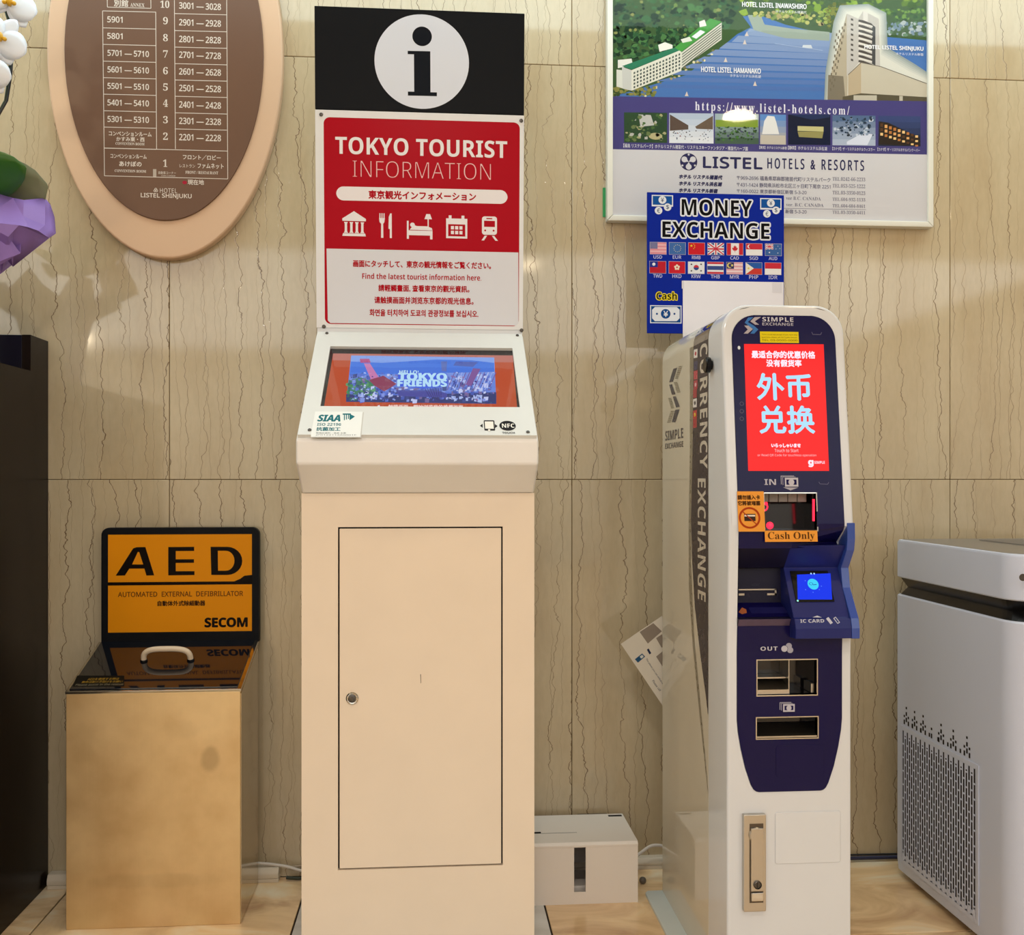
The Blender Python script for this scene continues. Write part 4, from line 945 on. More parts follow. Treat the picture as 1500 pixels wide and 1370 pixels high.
# ------------------------------------------------------------------ currency exchange machine
EX0, EX1 = 0.6036, 0.868; EXC = (EX0 + EX1) / 2; EYB, EYS = -0.187, -0.630; EZ = 1.466
ex = thing('currency_exchange_machine', 'tall slim white and navy currency exchange machine with red touchscreen', 'exchange machine', (EXC, -0.45, 0))
def outline(ins=0.0, n=10, r=0.06):
    return rrect(EX0 + ins, EX1 - ins, 0.0 if ins == 0 else 0.004, EZ - ins, r, n, (0, 0, r - ins, r - ins))
obj('cabinet', prism(rrect(EX0, EX1, 0.0, EZ, .06, 10, (0, 0, .06, .06)), 'Y', EYS + .002, EYB, .004, 2), WHITE_SIDE, ex, 40)
def yf(x, z):
    pts = [(0, -.768), (.74, -.768), (1.005, -.781), (1.5, -.720)]
    for (z0, a), (z1, b_) in zip(pts, pts[1:]):
        if z0 <= z <= z1: y = a + (b_ - a) * (z - z0) / (z1 - z0); break
    else: y = -.72
    if x > .80:
        tbl = [(.79, 0), (.815, 0.012), (.87, .045), (.92, .06), (.965, .02), (1.0, 0)]
        for (z0, a), (z1, b_) in zip(tbl, tbl[1:]):
            if z0 <= z <= z1: y += (a + (b_ - a) * (z - z0) / (z1 - z0)) * min(1, (x - .80) / .04)
    return y
# navy panel outline as a half width over height
def hw(z):
    top, r = 1.443, .052
    if z > top - r: return .1121 - r + math.sqrt(max(0, r * r - (z - (top - r)) ** 2))
    if z >= .60: return .1121
    tb_ = [(.450, .066), (.4515, .072), (.456, .0775), (.466, .083), (.50, .0945), (.54, .104), (.575, .1100), (.60, .1121)]
    for (z0, a), (z1, b_) in zip(tb_, tb_[1:]):
        if z0 <= z <= z1: return a + (b_ - a) * (z - z0) / (z1 - z0)
    return .066
zl = sorted(set([round(z, 5) for z in [0.0, .15, .30, .42, .45, .4515, .456, .466, .48, .50, .52, .54, .56, .575, .60, .74, .77, .79, .815, .84, .87, .895, .92, .94, .965, 1.0, 1.005, 1.1, 1.2, 1.3, 1.391]] +
                [round(1.391 + .052 * math.sin(k / 10 * math.pi / 2), 5) for k in range(11)] + [round(1.406 + .048 * math.sin(k / 10 * math.pi / 2), 5) for k in range(11)]))
def ohw(z, ins):       # outer half width, inset
    top, r = EZ - ins, .06 - ins * .6; w_ = (EX1 - EX0) / 2 - ins
    return w_ if z <= top - r else w_ - r + math.sqrt(max(0, r * r - (z - (top - r)) ** 2))
bm = bmesh.new(); rings = []
ZR = [0.0, .15, .30, .45, .60, .74, .77, .79, .815, .84, .87, .895, .92, .94, .965, 1.0, 1.1, 1.2, 1.3, 1.38]
def ringpts(ins):
    r = .06 - ins * .6; P_ = []
    for z in ZR: P_.append((EX0 + ins, max(z, 0)))
    for k in range(11): a = math.pi - k / 10 * math.pi / 2; P_.append((EX0 + ins + r + r * math.cos(a), EZ - ins - r + r * math.sin(a)))
    for k in range(11): a = math.pi / 2 - k / 10 * math.pi / 2; P_.append((EX1 - ins - r + r * math.cos(a), EZ - ins - r + r * math.sin(a)))
    for z in reversed(ZR): P_.append((EX1 - ins, max(z, 0)))
    return P_
for ins, dy in ((0, None), (0, .006), (.0009, .0027), (.0027, .0009), (.006, 0)):
    rings.append([bm.verts.new((x, EYS if dy is None else yf(x, z) + dy, z)) for x, z in ringpts(ins)])
for a, b_ in zip(rings, rings[1:]):
    for k in range(len(a) - 1): bm.faces.new((a[k], a[k + 1], b_[k + 1], b_[k]))
# white front border between ring and navy panel
def strip(bm, z0, z1, xa0, xa1, xb0, xb1, lift=0.0, nx=1):
    for i in range(nx):
        s0, s1 = i / nx, (i + 1) / nx
        q = [(xa0 + (xb0 - xa0) * s0, z0), (xa0 + (xb0 - xa0) * s1, z0), (xa1 + (xb1 - xa1) * s1, z1), (xa1 + (xb1 - xa1) * s0, z1)]
        bm.faces.new([bm.verts.new((x, yf(x, z) + lift, z)) for x, z in q])
zs_ = [z for z in zl if z <= EZ - .006]
if zs_[-1] < EZ - .006: zs_.append(EZ - .006)
for z0, z1 in zip(zs_, zs_[1:]):
    o0, o1 = ohw(z0, .006), ohw(z1, .006)
    if z1 <= .4501 or z0 >= 1.4429: strip(bm, z0, z1, EXC - o0, EXC - o1, EXC + o0, EXC + o1)
    else:
        h0 = hw(z0) if z0 < 1.4429 else .06; h1 = hw(z1)
        strip(bm, z0, z1, EXC - o0, EXC - o1, EXC - h0, EXC - h1); strip(bm, z0, z1, EXC + h0, EXC + h1, EXC + o0, EXC + o1)
bmesh.ops.remove_doubles(bm, verts=bm.verts, dist=1e-5)
obj('front_cover', bm, WHITE_GLOSS, ex, 40)
# openings in the navy panel: (x0, x1, z0, z1)
pB = (Vector((0, -.768, 0)), Vector((0, 0, 1)))
pA = (Vector((0, -.781, 1.005)), Vector((0, .061, .495)).normalized())
FB = Print(pB[0], UX, pB[1]); FA = Print(pA[0], UX, pA[1])
def WA(px, py): a, b_ = FA.loc(px, py); p = FA.o + FA.u * a + FA.v * b_; return p
def WB(px, py): a, b_ = FB.loc(px, py); return FB.o + FB.u * a + FB.v * b_
bi = (WA(1120, 750).x, WA(1196, 750).x, WA(1158, 777).z, WA(1158, 723).z)          # bill inlet
co = (WB(1109, 990).x, WB(1196, 990).x, WB(1150, 1018).z, WB(1150, 967).z)         # coin outlet
bo = (WB(1108, 1060).x, WB(1197, 1060).x, WB(1150, 1081).z, WB(1150, 1051).z)      # bill outlet
NX1 = WB(1156, 860).x
nz0, nz1 = WB(1110, 917).z, WB(1110, 803).z
ni = (EXC - .1121, EXC + .1121, nz0, nz1)
ops = [bi, co, bo, ni]
zz = sorted(set([round(z, 6) for z in zl if .45 <= z <= 1.443] + [round(v, 6) for o_ in ops for v in o_[2:]]))
bm = bmesh.new()
for z0, z1 in zip(zz, zz[1:]):
    h0, h1 = hw(z0), hw(min(z1, 1.4429)); mid = (z0 + z1) / 2
    cuts = [o_ for o_ in ops if o_[2] <= mid <= o_[3]]
    if not cuts: strip(bm, z0, z1, EXC - h0 + .0006, EXC - h1 + .0006, EXC + h0 - .0006, EXC + h1 - .0006, -.0012, 2); continue
    c = cuts[0]
    if c is ni: continue
    strip(bm, z0, z1, EXC - h0 + .0006, EXC - h1 + .0006, c[0], c[0], -.0012); strip(bm, z0, z1, c[1], c[1], EXC + h0 - .0006, EXC + h1 - .0006, -.0012)
bmesh.ops.remove_doubles(bm, verts=bm.verts, dist=1e-5)
navy = obj('navy_panel', bm, NAVY, ex, None)
if sum(p.normal.y for p in navy.data.polygons) > 0: navy.data.flip_normals()
# recess boxes
def recess(name, o_, depth, mat, parent, slant=True):
    bm = bmesh.new(); x0, x1, z0, z1 = o_
    def fy(z): return yf(.7, z) - .0005
    v = lambda x, z, d: bm.verts.new((x, fy(z) + d, z))
    F0 = [v(x0, z0, 0), v(x1, z0, 0), v(x1, z1, 0), v(x0, z1, 0)]; B0 = [v(x0, z0, depth), v(x1, z0, depth), v(x1, z1, depth), v(x0, z1, depth)]
    for i in range(4): bm.faces.new((F0[i], F0[(i + 1) % 4], B0[(i + 1) % 4], B0[i]))
    bm.faces.new(B0)
    me = bpy.data.meshes.new(name); 
    for f in bm.faces: f.normal_update()
    bm.to_mesh(me); bm.free(); me.materials.append(mat); o = bpy.data.objects.new(name, me); COL.objects.link(o); attach(o, parent); return o
def rim(name, o_, w_, out, mat, parent):
    bm = bmesh.new(); x0, x1, z0, z1 = o_
    for a in ((x0 - w_, x0, z0 - w_, z1 + w_), (x1, x1 + w_, z0 - w_, z1 + w_), (x0, x1, z0 - w_, z0), (x0, x1, z1, z1 + w_)):
        g = bmesh.ops.create_cube(bm, size=1)['verts']
        for q in g:
            x = a[0] + (q.co.x + .5) * (a[1] - a[0]); z = a[2] + (q.co.z + .5) * (a[3] - a[2]); q.co = Vector((x, yf(.7, z) - out + (q.co.y + .5) * (out + .012), z))
    return obj(name, bm, mat, parent, None)
MIRD = simple('dark_glossy_inside', srgb(22, 18, 20), 0.12, 0.0, spec=.6)
inlet = rim('bill_inlet', bi, .0022, .0025, STEEL_SHINY, ex); recess('inlet_chamber', bi, .07, MIRD, inlet)
zt_ = bi[3]; yy = yf(.7, zt_)
RUB = simple('grey_rubber', srgb(150, 146, 140), .5)
for k in range(5): obj('feed_flap', box(bi[0] + .003 + k * .0205, bi[0] + .022 + k * .0205, yy + .035, yy + .045, zt_ - .0185, zt_ - .0005, .001, 1), RUB, inlet)
REDG, nt, b = new_mat('red_glow_led'); b.inputs['Emission Color'].default_value = (1.0, .015, .04, 1); b.inputs['Emission Strength'].default_value = 3.0; b.inputs['Base Color'].default_value = (.3, 0, 0, 1)
def led(px, py, r, depth, nm='red_led'):
    p = WA(px, py); bm = bmesh.new(); bmesh.ops.create_uvsphere(bm, u_segments=12, v_segments=8, radius=r); bm.transform(Matrix.Translation((p.x + .0, p.y + depth, p.z))); return obj(nm, bm, REDG, inlet)
led(1129, 738, .0035, .058); led(1136, 739, .0035, .058); led(1135, 771, .0075, .03)
bm = bmesh.new(); p = WA(1132, 744); 
tube(bm, [(p.x + .0095 * math.cos(a), p.y + .06, p.z + .0085 * math.sin(a)) for a in [i / 16 * 6.28319 for i in range(16)]], .0015, 6, closed=True); obj('red_light_ring', bm, REDG, inlet)
bm = box(bi[1] - .0012, bi[1] - .0004, yy + .004, yy + .014, bi[2] + .018, bi[3] - .012); obj('red_light_strip', bm, REDG, inlet, None)
coin = rim('coin_outlet', co, .0022, .0025, STEEL_SHINY, ex); recess('outlet_chamber', co, .06, MIRD, coin)
yo = -.768
cw = co[1] - co[0]
obj('coin_shelf', box(co[0], co[0] + cw * .54, yo + .020, yo + .058, co[2] + .030, co[2] + .033), STEEL, coin, None)
obj('divider', box(co[0] + cw * .545, co[0] + cw * .56, yo + .006, yo + .058, co[2], co[3]), STEEL, coin, None)
obj('coin_tray', prism([(yo + .004, co[2] + .001), (yo + .004, co[2] + .010), (yo + .045, co[2] + .024), (yo + .045, co[2] + .001)], 'X', co[0] + .001, co[0] + cw * .54), STEEL, coin, None)
obj('side_block', box(co[1] - .008, co[1] - .001, yo + .01, yo + .05, co[2] + .001, co[2] + .02), STEEL, coin, None)
bout = rim('bill_outlet', bo, .0022, .003, STEEL_SHINY, ex); recess('outlet_chamber', bo, .05, MIRD, bout)
obj('bill_chute', prism([(yo - .001, bo[2] + .0008), (yo - .001, bo[2] + .004), (yo + .045, bo[2] + .020), (yo + .045, bo[2] + .0008)], 'X', bo[0] + .001, bo[1] - .001), STEEL, bout, None)
# card niche on the left
def zB(py): return WB(1110, py).z
yN = -.7755
prof = [(yN, zB(803)), (yN + .040, zB(834)), (yN + .060, zB(836)), (yN + .055, zB(888)), (yN + .004, zB(904)), (yN - .004, zB(906)), (yN + .006, zB(917)), (yN + .075, zB(917)), (yN + .075, zB(803))]
bm = prism(prof, 'X', EX0 + .020, NX1); niche = obj('card_niche', bm, NAVY_DK, ex, None, label='dark recess with a card slot')
# recolour: ledge and lower slope are separate sheets
def face4(name, x0, x1, p0, p1, mat, parent, lift=.0004):
    d = (Vector((0, p1[0] - p0[0], p1[1] - p0[1]))).normalized(); n_ = UX.cross(d) * lift
    bm = bmesh.new(); v = [(x0, p0[0], p0[1]), (x1, p0[0], p0[1]), (x1, p1[0], p1[1]), (x0, p1[0], p1[1])]
    a = [bm.verts.new(Vector(q) + n_) for q in v]; c = [bm.verts.new(Vector(q) + n_ * 3) for q in v]
    bm.faces.new(a[::-1]); bm.faces.new(c)
    for i in range(4): bm.faces.new((a[i], a[(i + 1) % 4], c[(i + 1) % 4], c[i]))
    return obj(name, bm, mat, parent, None)
ledge = face4('ledge_strip', EX0 + .0215, NX1 - .001, prof[6], prof[5], simple('worn_purple_brown_edge', srgb(82, 66, 92), .4, var=.35, scale=60), niche)
slp = face4('lower_slope', EX0 + .0215, NX1 - .001, prof[4], prof[3], NAVY, niche)
yb_ = yN + .058
c0 = PY(1081, 863, yb_); c1 = PY(1136, 871.5, yb_); bm = bmesh.new()
add_box(bm, c0.x, c1.x, yb_ - .006, yb_ + .001, c0.z - .0022, c0.z + .0004); add_box(bm, c0.x, c0.x + .012, yb_ - .006, yb_ + .001, c1.z, c1.z + .004); add_box(bm, c1.x - .020, c1.x, yb_ - .006, yb_ + .001, c1.z, c1.z + .004); add_box(bm, c1.x - .004, c1.x, yb_ - .006, yb_ + .001, c1.z, c0.z)
obj('card_slot', bm, STEEL, niche, None)
T_ = Print((0, yb_ - .0012, 0), UX, UZ); T_.text('NIDEC', 1101, 855, 1113, 859, '#3f4250'); T_.make('lettering', PRINT, niche)
dv = Vector((0, prof[3][0] - prof[4][0], prof[3][1] - prof[4][1])).normalized()
T2 = Print(Vector((0, prof[4][0], prof[4][1])) + UX.cross(dv) * .0014, UX, dv)
T2.poly([(1082, 897), (1087, 890), (1093, 893), (1094, 898), (1087, 900)], '#b0643c'); T2.text('カードを挿入してください', 1108, 892.5, 1150, 896.5, '#4c58a4'); T2.rr(1096, 890, 1151, 899, 2, '#1d1c52'); T2.make('lettering', PRINT, slp)
# IC card reader block on the right
zR = lambda py: WB(1200, py).z
RX0, RX1 = NX1, .8645
yR = -.7755
rp = [(yR, zR(799)), (yR + .040, zR(834)), (yR - .018, zR(902)), (yR - .024, zR(904)), (yR - .030, zR(917)), (yR - .030, zR(931.5)), (yR + .004, zR(933)), (yR + .07, zR(933)), (yR + .07, zR(799))]
reader = obj('card_reader', prism(rp, 'X', RX0, RX1 - .012, .0008, 1), NAVY_LT, ex, None, label='protruding blue contactless card reader with small screen')
ck = [(yR + .02, zR(765)), (-.7835, zR(766)), (-.7845, zR(790)), (-.780, zR(806)), (-.752, zR(833)), (-.760, zR(862)), (yR - .026, zR(903)), (yR - .031, zR(917)), (yR - .031, zR(932)), (yR + .07, zR(933)), (yR + .07, zR(766))]
obj('reader_cheek', prism(ck, 'X', RX1 - .012, EX1 + .0012, .0012, 2), simple('glossy_blue_cheek', srgb(52, 78, 160), .15), reader, None)
dv = Vector((0, rp[1][0] - rp[2][0], rp[1][1] - rp[2][1])).normalized(); dn = UX.cross(dv)
RS = Print(Vector((0, rp[2][0], rp[2][1])), UX, dv)
def rplate(q, l0, l1, name, mat, bev=0.0):
    a0_, b0_ = RS.loc(q[0], q[3]); a1_, _ = RS.loc(q[2], q[3]); _, b1_ = RS.loc(q[0], q[1])
    bm = box(a0_, a1_, b0_, b1_, l0, l1, bev, 1); bm.transform(Matrix.Translation(RS.o) @ Matrix(((1, 0, 0, 0), (0, dv.y, dn.y, 0), (0, dv.z, dn.z, 0), (0, 0, 0, 1)))); return obj(name, bm, mat, reader, None)
rplate((1166, 837, 1222.5, 882.5), 0, .002, 'screen_bezel', BLACK, .0006)
RS.o = RS.o + dn * .0021
RS.poly([(1167.5, 842), (1216.5, 840), (1219, 878.5), (1168.5, 878.5)], '#1236e8'); RS.up(); RS.circ(1191, 856, 8, '#3fd0f4', n=24); RS.up(); RS.ring(1188, 855.5, 3, .8, '#1c5ca8', n=14, ry=2); RS.line([(1191, 857), (1196, 856.5)], 1.1, '#1c5ca8')
for x, y in ((1179.5, 851), (1180, 864), (1203, 859), (1191, 868), (1200, 864)): RS.circ(x, y, .6, '#6fa8ff', n=6)
RS.circ(1188, 840.6, 1.3, '#a8d4ff', n=8); RS.circ(1192.5, 840.6, 1.3, '#a8d4ff', n=8); RS.circ(1168.5, 880.3, 1.5, '#9ff0e0', n=10)
RS.make('reader_screen', SCREEN_RED, reader, label='small blue screen')
dv = Vector((0, rp[3][0] - rp[4][0], rp[3][1] - rp[4][1])).normalized(); T3 = Print(Vector((0, rp[4][0], rp[4][1])) + UX.cross(dv) * .0003, UX, dv)
LG = '#c2c4d4'
T3.text(bs('IC CARD'), 1172, 907.5, 1207, 912.5, LG); T3.poly([(1190, 904.6), (1197, 902), (1204, 904.8)], LG)
def card_icon(cx, cy, fill):
    T3.poly([(cx - 5, cy - 3), (cx - 1.5, cy - 5.5), (cx + 5, cy + 3), (cx + 1.5, cy + 5.2)], LG)
    if not fill: T3.up(); T3.poly([(cx - 3.4, cy - 2.8), (cx - 1.6, cy - 4), (cx + 3.4, cy + 2.6), (cx + 1.6, cy + 3.8)], '#2a3676'); T3.layer -= 1
card_icon(1215, 909.5, True); card_icon(1225.5, 909, False); T3.make('lettering', PRINT, reader)
# front prints on the upper slanted panel
lay = .0014
FA = Print(pA[0] + UX.cross(pA[1]) * lay, UX, pA[1]); FB = Print(pB[0] + Vector((0, -lay, 0)), UX, pB[1])
BLs, GRs = '#3f74b8', '#b0a8b0'
def cz(pts, c): FA.poly([(1050 + x / 4.8909, 430 + y / 4.893) for x, y in pts], c)
cz([(225, 172), (262, 170), (222, 205), (262, 228), (297, 258), (268, 288), (240, 288), (262, 258), (200, 210)], BLs)
cz([(270, 170), (318, 168), (272, 200), (303, 224), (275, 224), (240, 200)], GRs); cz([(196, 230), (226, 230), (258, 256), (222, 288), (192, 288), (222, 258)], GRs)
FA.text(bs('SIMPLE'), 1116.5, 464.5, 1162, 471, '#c9c7d2', space=1.1); FA.text(bs('EXCHANGE'), 1116.5, 472.5, 1162, 476.8, '#a9a7b6')
FA.rect(1113, 485.7, 1169.5, 502, '#e0cc1c'); FA.up()
FA.text('Coins could not accept. If you have any', 1116, 489, 1167.5, 491.6, '#5a5014'); FA.text('questions, please call the Toyoko Seniors', 1116, 493, 1167.5, 495.6, '#5a5014'); FA.text('TEL 03-0000-0000', 1116, 497, 1168, 499.6, '#5a5014'); FA.layer -= 1
FA.text(bs('IN'), 1119.5, 702, 1136.5, 710.5, '#b9b6c4')
def notes(P_, x, y, s_):
    P_.rect(x, y, x + 17 * s_, y + 11 * s_, '#a9a6b4'); P_.up(); P_.rect(x + 1 * s_, y + 1 * s_, x + 17 * s_, y + 11 * s_, '#17134a'); P_.up(); P_.rect(x + 2.2 * s_, y + 1.4 * s_, x + 19 * s_, y + 12 * s_, '#a9a6b4'); P_.up(); P_.rect(x + 3 * s_, y + 2 * s_, x + 19 * s_, y + 12 * s_, '#17134a'); P_.up()
    P_.rect(x + 5 * s_, y + 2.6 * s_, x + 22 * s_, y + 14 * s_, '#c2bfca'); P_.up(); P_.rect(x + 7 * s_, y + 5 * s_, x + 20 * s_, y + 11.6 * s_, '#17134a'); P_.up(); P_.circ(x + 13.5 * s_, y + 8.3 * s_, 3.8 * s_, '#c2bfca', n=18); P_.layer -= 6
notes(FA, 1143.5, 697, 1.15); FA.poly([(1147, 714), (1169, 714.5), (1158, 718.5)], '#a9a6b4')
for x in (1189, 1199.5): FA.line([(x, 486.5 if x < 1195 else 706), (x + 1.5, 490 if x < 1195 else 709), (x + 13, 490.3 if x < 1195 else 709.5), (x + 14.5, 487 if x < 1195 else 706.5)], .7, '#6c6a86')
FA.circ(1082.5, 509.5, 2.0, '#dfe6ee', n=12, ry=2.8)
for y in (591.5, 602.5, 613.5): FA.ring(1086.5, y, 3.0, .7, '#6a6880', n=18)
FA.make('lettering', PRINT, navy)
FB.o = FB.o + Vector((0, -.0018, 0))
FB.text(bs('OUT'), 1114, 947.5, 1139, 953.5, '#c2bfca', space=1.1)
for x, y in ((1155.5, 946.5), (1157.5, 952.5)): FB.ring(x, y, 4.5, 4.4, '#a9a6b4', n=16); 
FB.up(); FB.circ(1149, 950.5, 5.2, '#17134a', n=18); FB.up(); FB.circ(1149, 950.5, 4.6, '#c2bfca', n=18); FB.layer -= 2
notes(FB, 1142, 1029, 1.0)
FB.make('lettering', PRINT, navy)
# a barely raised blank plate on the navy panel and an embossed field on the white door
q0, q1 = WB(1137, 1093), WB(1207, 1138)
obj('blank_plate', prism(rrect(q0.x, q1.x, q1.z, q0.z, .007), 'Y', yo - .0022, yo - .001, .0006, 2), NAVY, navy)
q0, q1 = WB(1136, 1191), WB(1232, 1264)
obj('embossed_field', prism(rrect(q0.x, q1.x, q1.z, q0.z, .005), 'Y', yo - .0016, yo + .0006, .0015, 3), WHITE_GLOSS, ex)
# stickers
def sticker(name, pl, q, col, th=.0006):
    a0_, b_, a1_, t_ = pl.box4(*q); bm = box(a0_, a1_, b_, t_, 0, th); n_ = UX.cross(pl.v)
    bm.transform(Matrix.Translation(pl.o) @ Matrix(((1, 0, 0, 0), (0, pl.v.y, n_.y, 0), (0, pl.v.z, n_.z, 0), (0, 0, 0, 1)))); return obj(name, bm, col, ex, None)
ORG = simple('orange_sticker', srgb(232, 150, 28), .5)
SA_ = Print(pA[0] + UX.cross(pA[1]) * .0028, UX, pA[1])
s1 = sticker('warning_sticker', SA_, (1079.5, 720, 1118.5, 779), ORG); s2 = sticker('cash_only_sticker', SA_, (1120, 777.8, 1197, 794), ORG)
SA_.o = SA_.o + SA_.n * .0007
SA_.text('請勿插入卡', 1080.5, 725.5, 1113, 732, '#4c2c0c', bold=.7); SA_.text('它將被堵塞', 1081, 734, 1113.5, 740.5, '#4c2c0c', bold=.7)
SA_.rect(1090, 753, 1106.5, 763.5, '#3c2c24'); SA_.up(); SA_.rect(1090.5, 754.5, 1106, 756.8, '#e8dcd0'); SA_.up()
SA_.ring(1098, 758.8, 15.8, 2.8, '#a83c14'); SA_.line([(1087, 749), (1109, 769)], 1.4, '#a83c14'); SA_.make('lettering', PRINT, s1)
SB_ = Print(SA_.o, UX, pA[1]); SB_.text(sf('Cash Only'), 1124.5, 779.5, 1193, 793, '#5a3410', res=3); SB_.make('lettering', PRINT, s2)
# big red screen
SR = Print(pA[0] + UX.cross(pA[1]) * .0016, UX, pA[1])
RD = (1.0, .022, .022)
SR.poly([(1089.8, 504), (1206.5, 504.5), (1214.5, 690), (1096, 690)], RD); SR.up()
WS = '#ffe9f6'; BS = '#aee0ff'
SR.text('最适合你的优惠价格', 1101, 514, 1193.5, 524.5, WS, bold=.9); SR.text('没有假货率', 1122.5, 527, 1173.5, 537, WS, bold=.9)
SR.text('外币', 1108.5, 547.5, 1186.5, 585.5, BS, bold=2.2, res=3); SR.text('兑换', 1112, 595, 1191.5, 634.5, BS, bold=2.2, res=3)
SR.text('いらっしゃいませ', 1130, 650, 1172.5, 655.5, WS, bold=.8); SR.text('Touch to Start', 1134.5, 657.5, 1169.5, 662.5, '#ffc8cc'); SR.text('or Read QR Code for touchless operation', 1109.5, 665, 1195.5, 669.5, '#ffb8bc')
SR.text(bs('g'), 1184, 674.5, 1191, 684, WS, bold=1.0); SR.text(bs('SIMPLE'), 1192.5, 675.5, 1208, 679.5, WS)
SR.make('touchscreen', SCREEN_RED, ex, label='portrait touchscreen glowing red with Chinese characters')
# steel swing handle
h0, h1 = WB(1087.5, 1192), WB(1120.5, 1333)
hd = obj('door_handle', box(h0.x, h1.x, yo - .012, yo + .001, h1.z, h0.z, .0025, 2), STEEL, ex, label='steel swing handle with key lock')
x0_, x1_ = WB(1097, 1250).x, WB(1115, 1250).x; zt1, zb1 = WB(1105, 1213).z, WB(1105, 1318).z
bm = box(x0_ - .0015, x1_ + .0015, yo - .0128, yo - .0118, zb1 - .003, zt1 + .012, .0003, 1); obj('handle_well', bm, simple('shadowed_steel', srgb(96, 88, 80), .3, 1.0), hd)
obj('lever', box(x0_, x1_, yo - .0185, yo - .0115, WB(1105, 1302).z, zt1 + .004, .0016, 2), STEEL, hd)
obj('grip', box(x0_ + .0005, x1_ - .0005, yo - .020, yo - .0115, WB(1105, 1316).z, WB(1105, 1303.5).z, .0018, 2), STEEL_SHINY, hd)
c = WB(1106, 1221)
bm = bmesh.new(); lathe(bm, [(.0165, 0), (.0165, -.004), (.0145, -.006), (0, -.006)], (c.x, yo - .0118, c.z), 'Y', 28); obj('pivot', bm, STEEL, hd)
c = WB(1106, 1292)
bm = bmesh.new(); lathe(bm, [(.0085, 0), (.0085, -.003), (.007, -.0042), (.0065, -.002), (0, -.002)], (c.x, yo - .0185, c.z), 'Y', 24); add_box(bm, c.x - .0008, c.x + .0008, yo - .0222, yo - .020, c.z - .005, c.z + .005); obj('key_lock', bm, DARKSTEEL, hd)
# side decals on the glossy flank (plane x = EX0)
SD = Print(Vector((EX0 - .0002, 0, 0)), Vector((0, -1, 0)), UZ)
def sd(x, y): return (960 + x / 6.2255, 440 + y / 6.2273)
STR = simple('grey_stripe', srgb(150, 142, 124), .2)
def cv(pts, c): SD.poly(pts, c)
cv([(1010.5, 500), (1017, 497), (1016, 640), (1012.5, 740), (1012, 820), (1016.5, 930), (1024, 1010), (1034, 1120), (1044, 1243), (1038, 1170), (1026, 1060), (1015, 950), (1009, 860), (1008.8, 780), (1010.5, 660)], '#8d8573')
SD.up()
cv([(1016, 497), (1041, 480), (1041.5, 700), (1041.8, 1000), (1042.3, 1094), (1034, 1020), (1026, 960), (1018, 890), (1013.5, 815), (1012.5, 760), (1015, 640)], '#2c2432')
SD.up()
def cur(t, x0, y0, x1, y1): SD.text(bs(t), x0, y0, x1, y1, '#cfc6b8', rot=-90, space=1.05)
cur('CURRENCY', 1025.5, 506, 1036.5, 687); cur('EXCHANGE', 1022.2, 701, 1034, 877)
for i, (y, c1, c2) in enumerate(((512.5, '#ece6e2', '#b81c30'), (530, '#3a3a60', '#3a3a60'), (544, '#c44858', '#c44858'), (558, '#b83c50', '#e4b8c0'), (571, '#a83444', '#a83444'), (585, '#e6e2e0', '#343440'), (602, '#c43038', '#e4c83c'), (615, '#b02c3c', '#b02c3c'))):
    x = 1016.6 if i < 4 else 1015.6
    SD.poly([(x, y), (x + 5.4, y - 1.6), (x + 5.2, y + 11.4), (x - .2, y + 12.4)], c1); SD.up(); SD.circ(x + 2.6, y + 5.6, 1.3, c2, ry=3, n=12); SD.layer -= 1
def chev(pts, c): SD.poly([sd(*p) for p in pts], c)
CG = '#3f4150'; CL = '#7d7868'
chev([(165, 625), (199, 615), (160, 742), (127, 748)], CG); chev([(127, 770), (152, 766), (185, 858), (152, 862)], CG); chev([(160, 878), (188, 876), (224, 972), (190, 978)], CG); chev([(183, 1000), (222, 994), (183, 1112), (150, 1112)], CG)
for k in range(7):
    t = k / 7
    for (a, b_, c_, d_) in (((215, 602), (246, 600), (205, 722), (175, 722)), ((170, 748), (200, 746), (232, 845), (200, 848)), ((118, 893), (146, 890), (172, 988), (144, 992)), ((142, 1010), (176, 1008), (135, 1122), (105, 1122))):
        f = lambda p, q, s_: (p[0] + (q[0] - p[0]) * s_, p[1] + (q[1] - p[1]) * s_)
        chev([f(a, d_, t), f(b_, c_, t), f(b_, c_, t + .085), f(a, d_, t + .085)], CL)
SD.text(bs('SIMPLE'), 974.5, 632, 1001, 646, '#4a4650'); SD.text(bs('EXCHANGE'), 974.5, 650, 1001, 658, '#4a4650')
# white front side strip stays plain
SDM = print_mat('printed_decal_on_gloss', .28)
SDM.node_tree.nodes['Principled BSDF'].inputs['Specular IOR Level'].default_value = .25
so = SD.make('side_decal', SDM, ex, label='dark tapering stripe with currency exchange lettering')
bm = bmesh.new(); bm.from_mesh(so.data)
for co_, no_ in (((0, EYS + .003, 0), (0, -1, 0)), ((0, 0, EZ - .06), (0, 0, 1))):
    bmesh.ops.bisect_plane(bm, geom=list(bm.verts) + list(bm.edges) + list(bm.faces), plane_co=co_, plane_no=no_, clear_outer=True)
bm.to_mesh(so.data); bm.free()
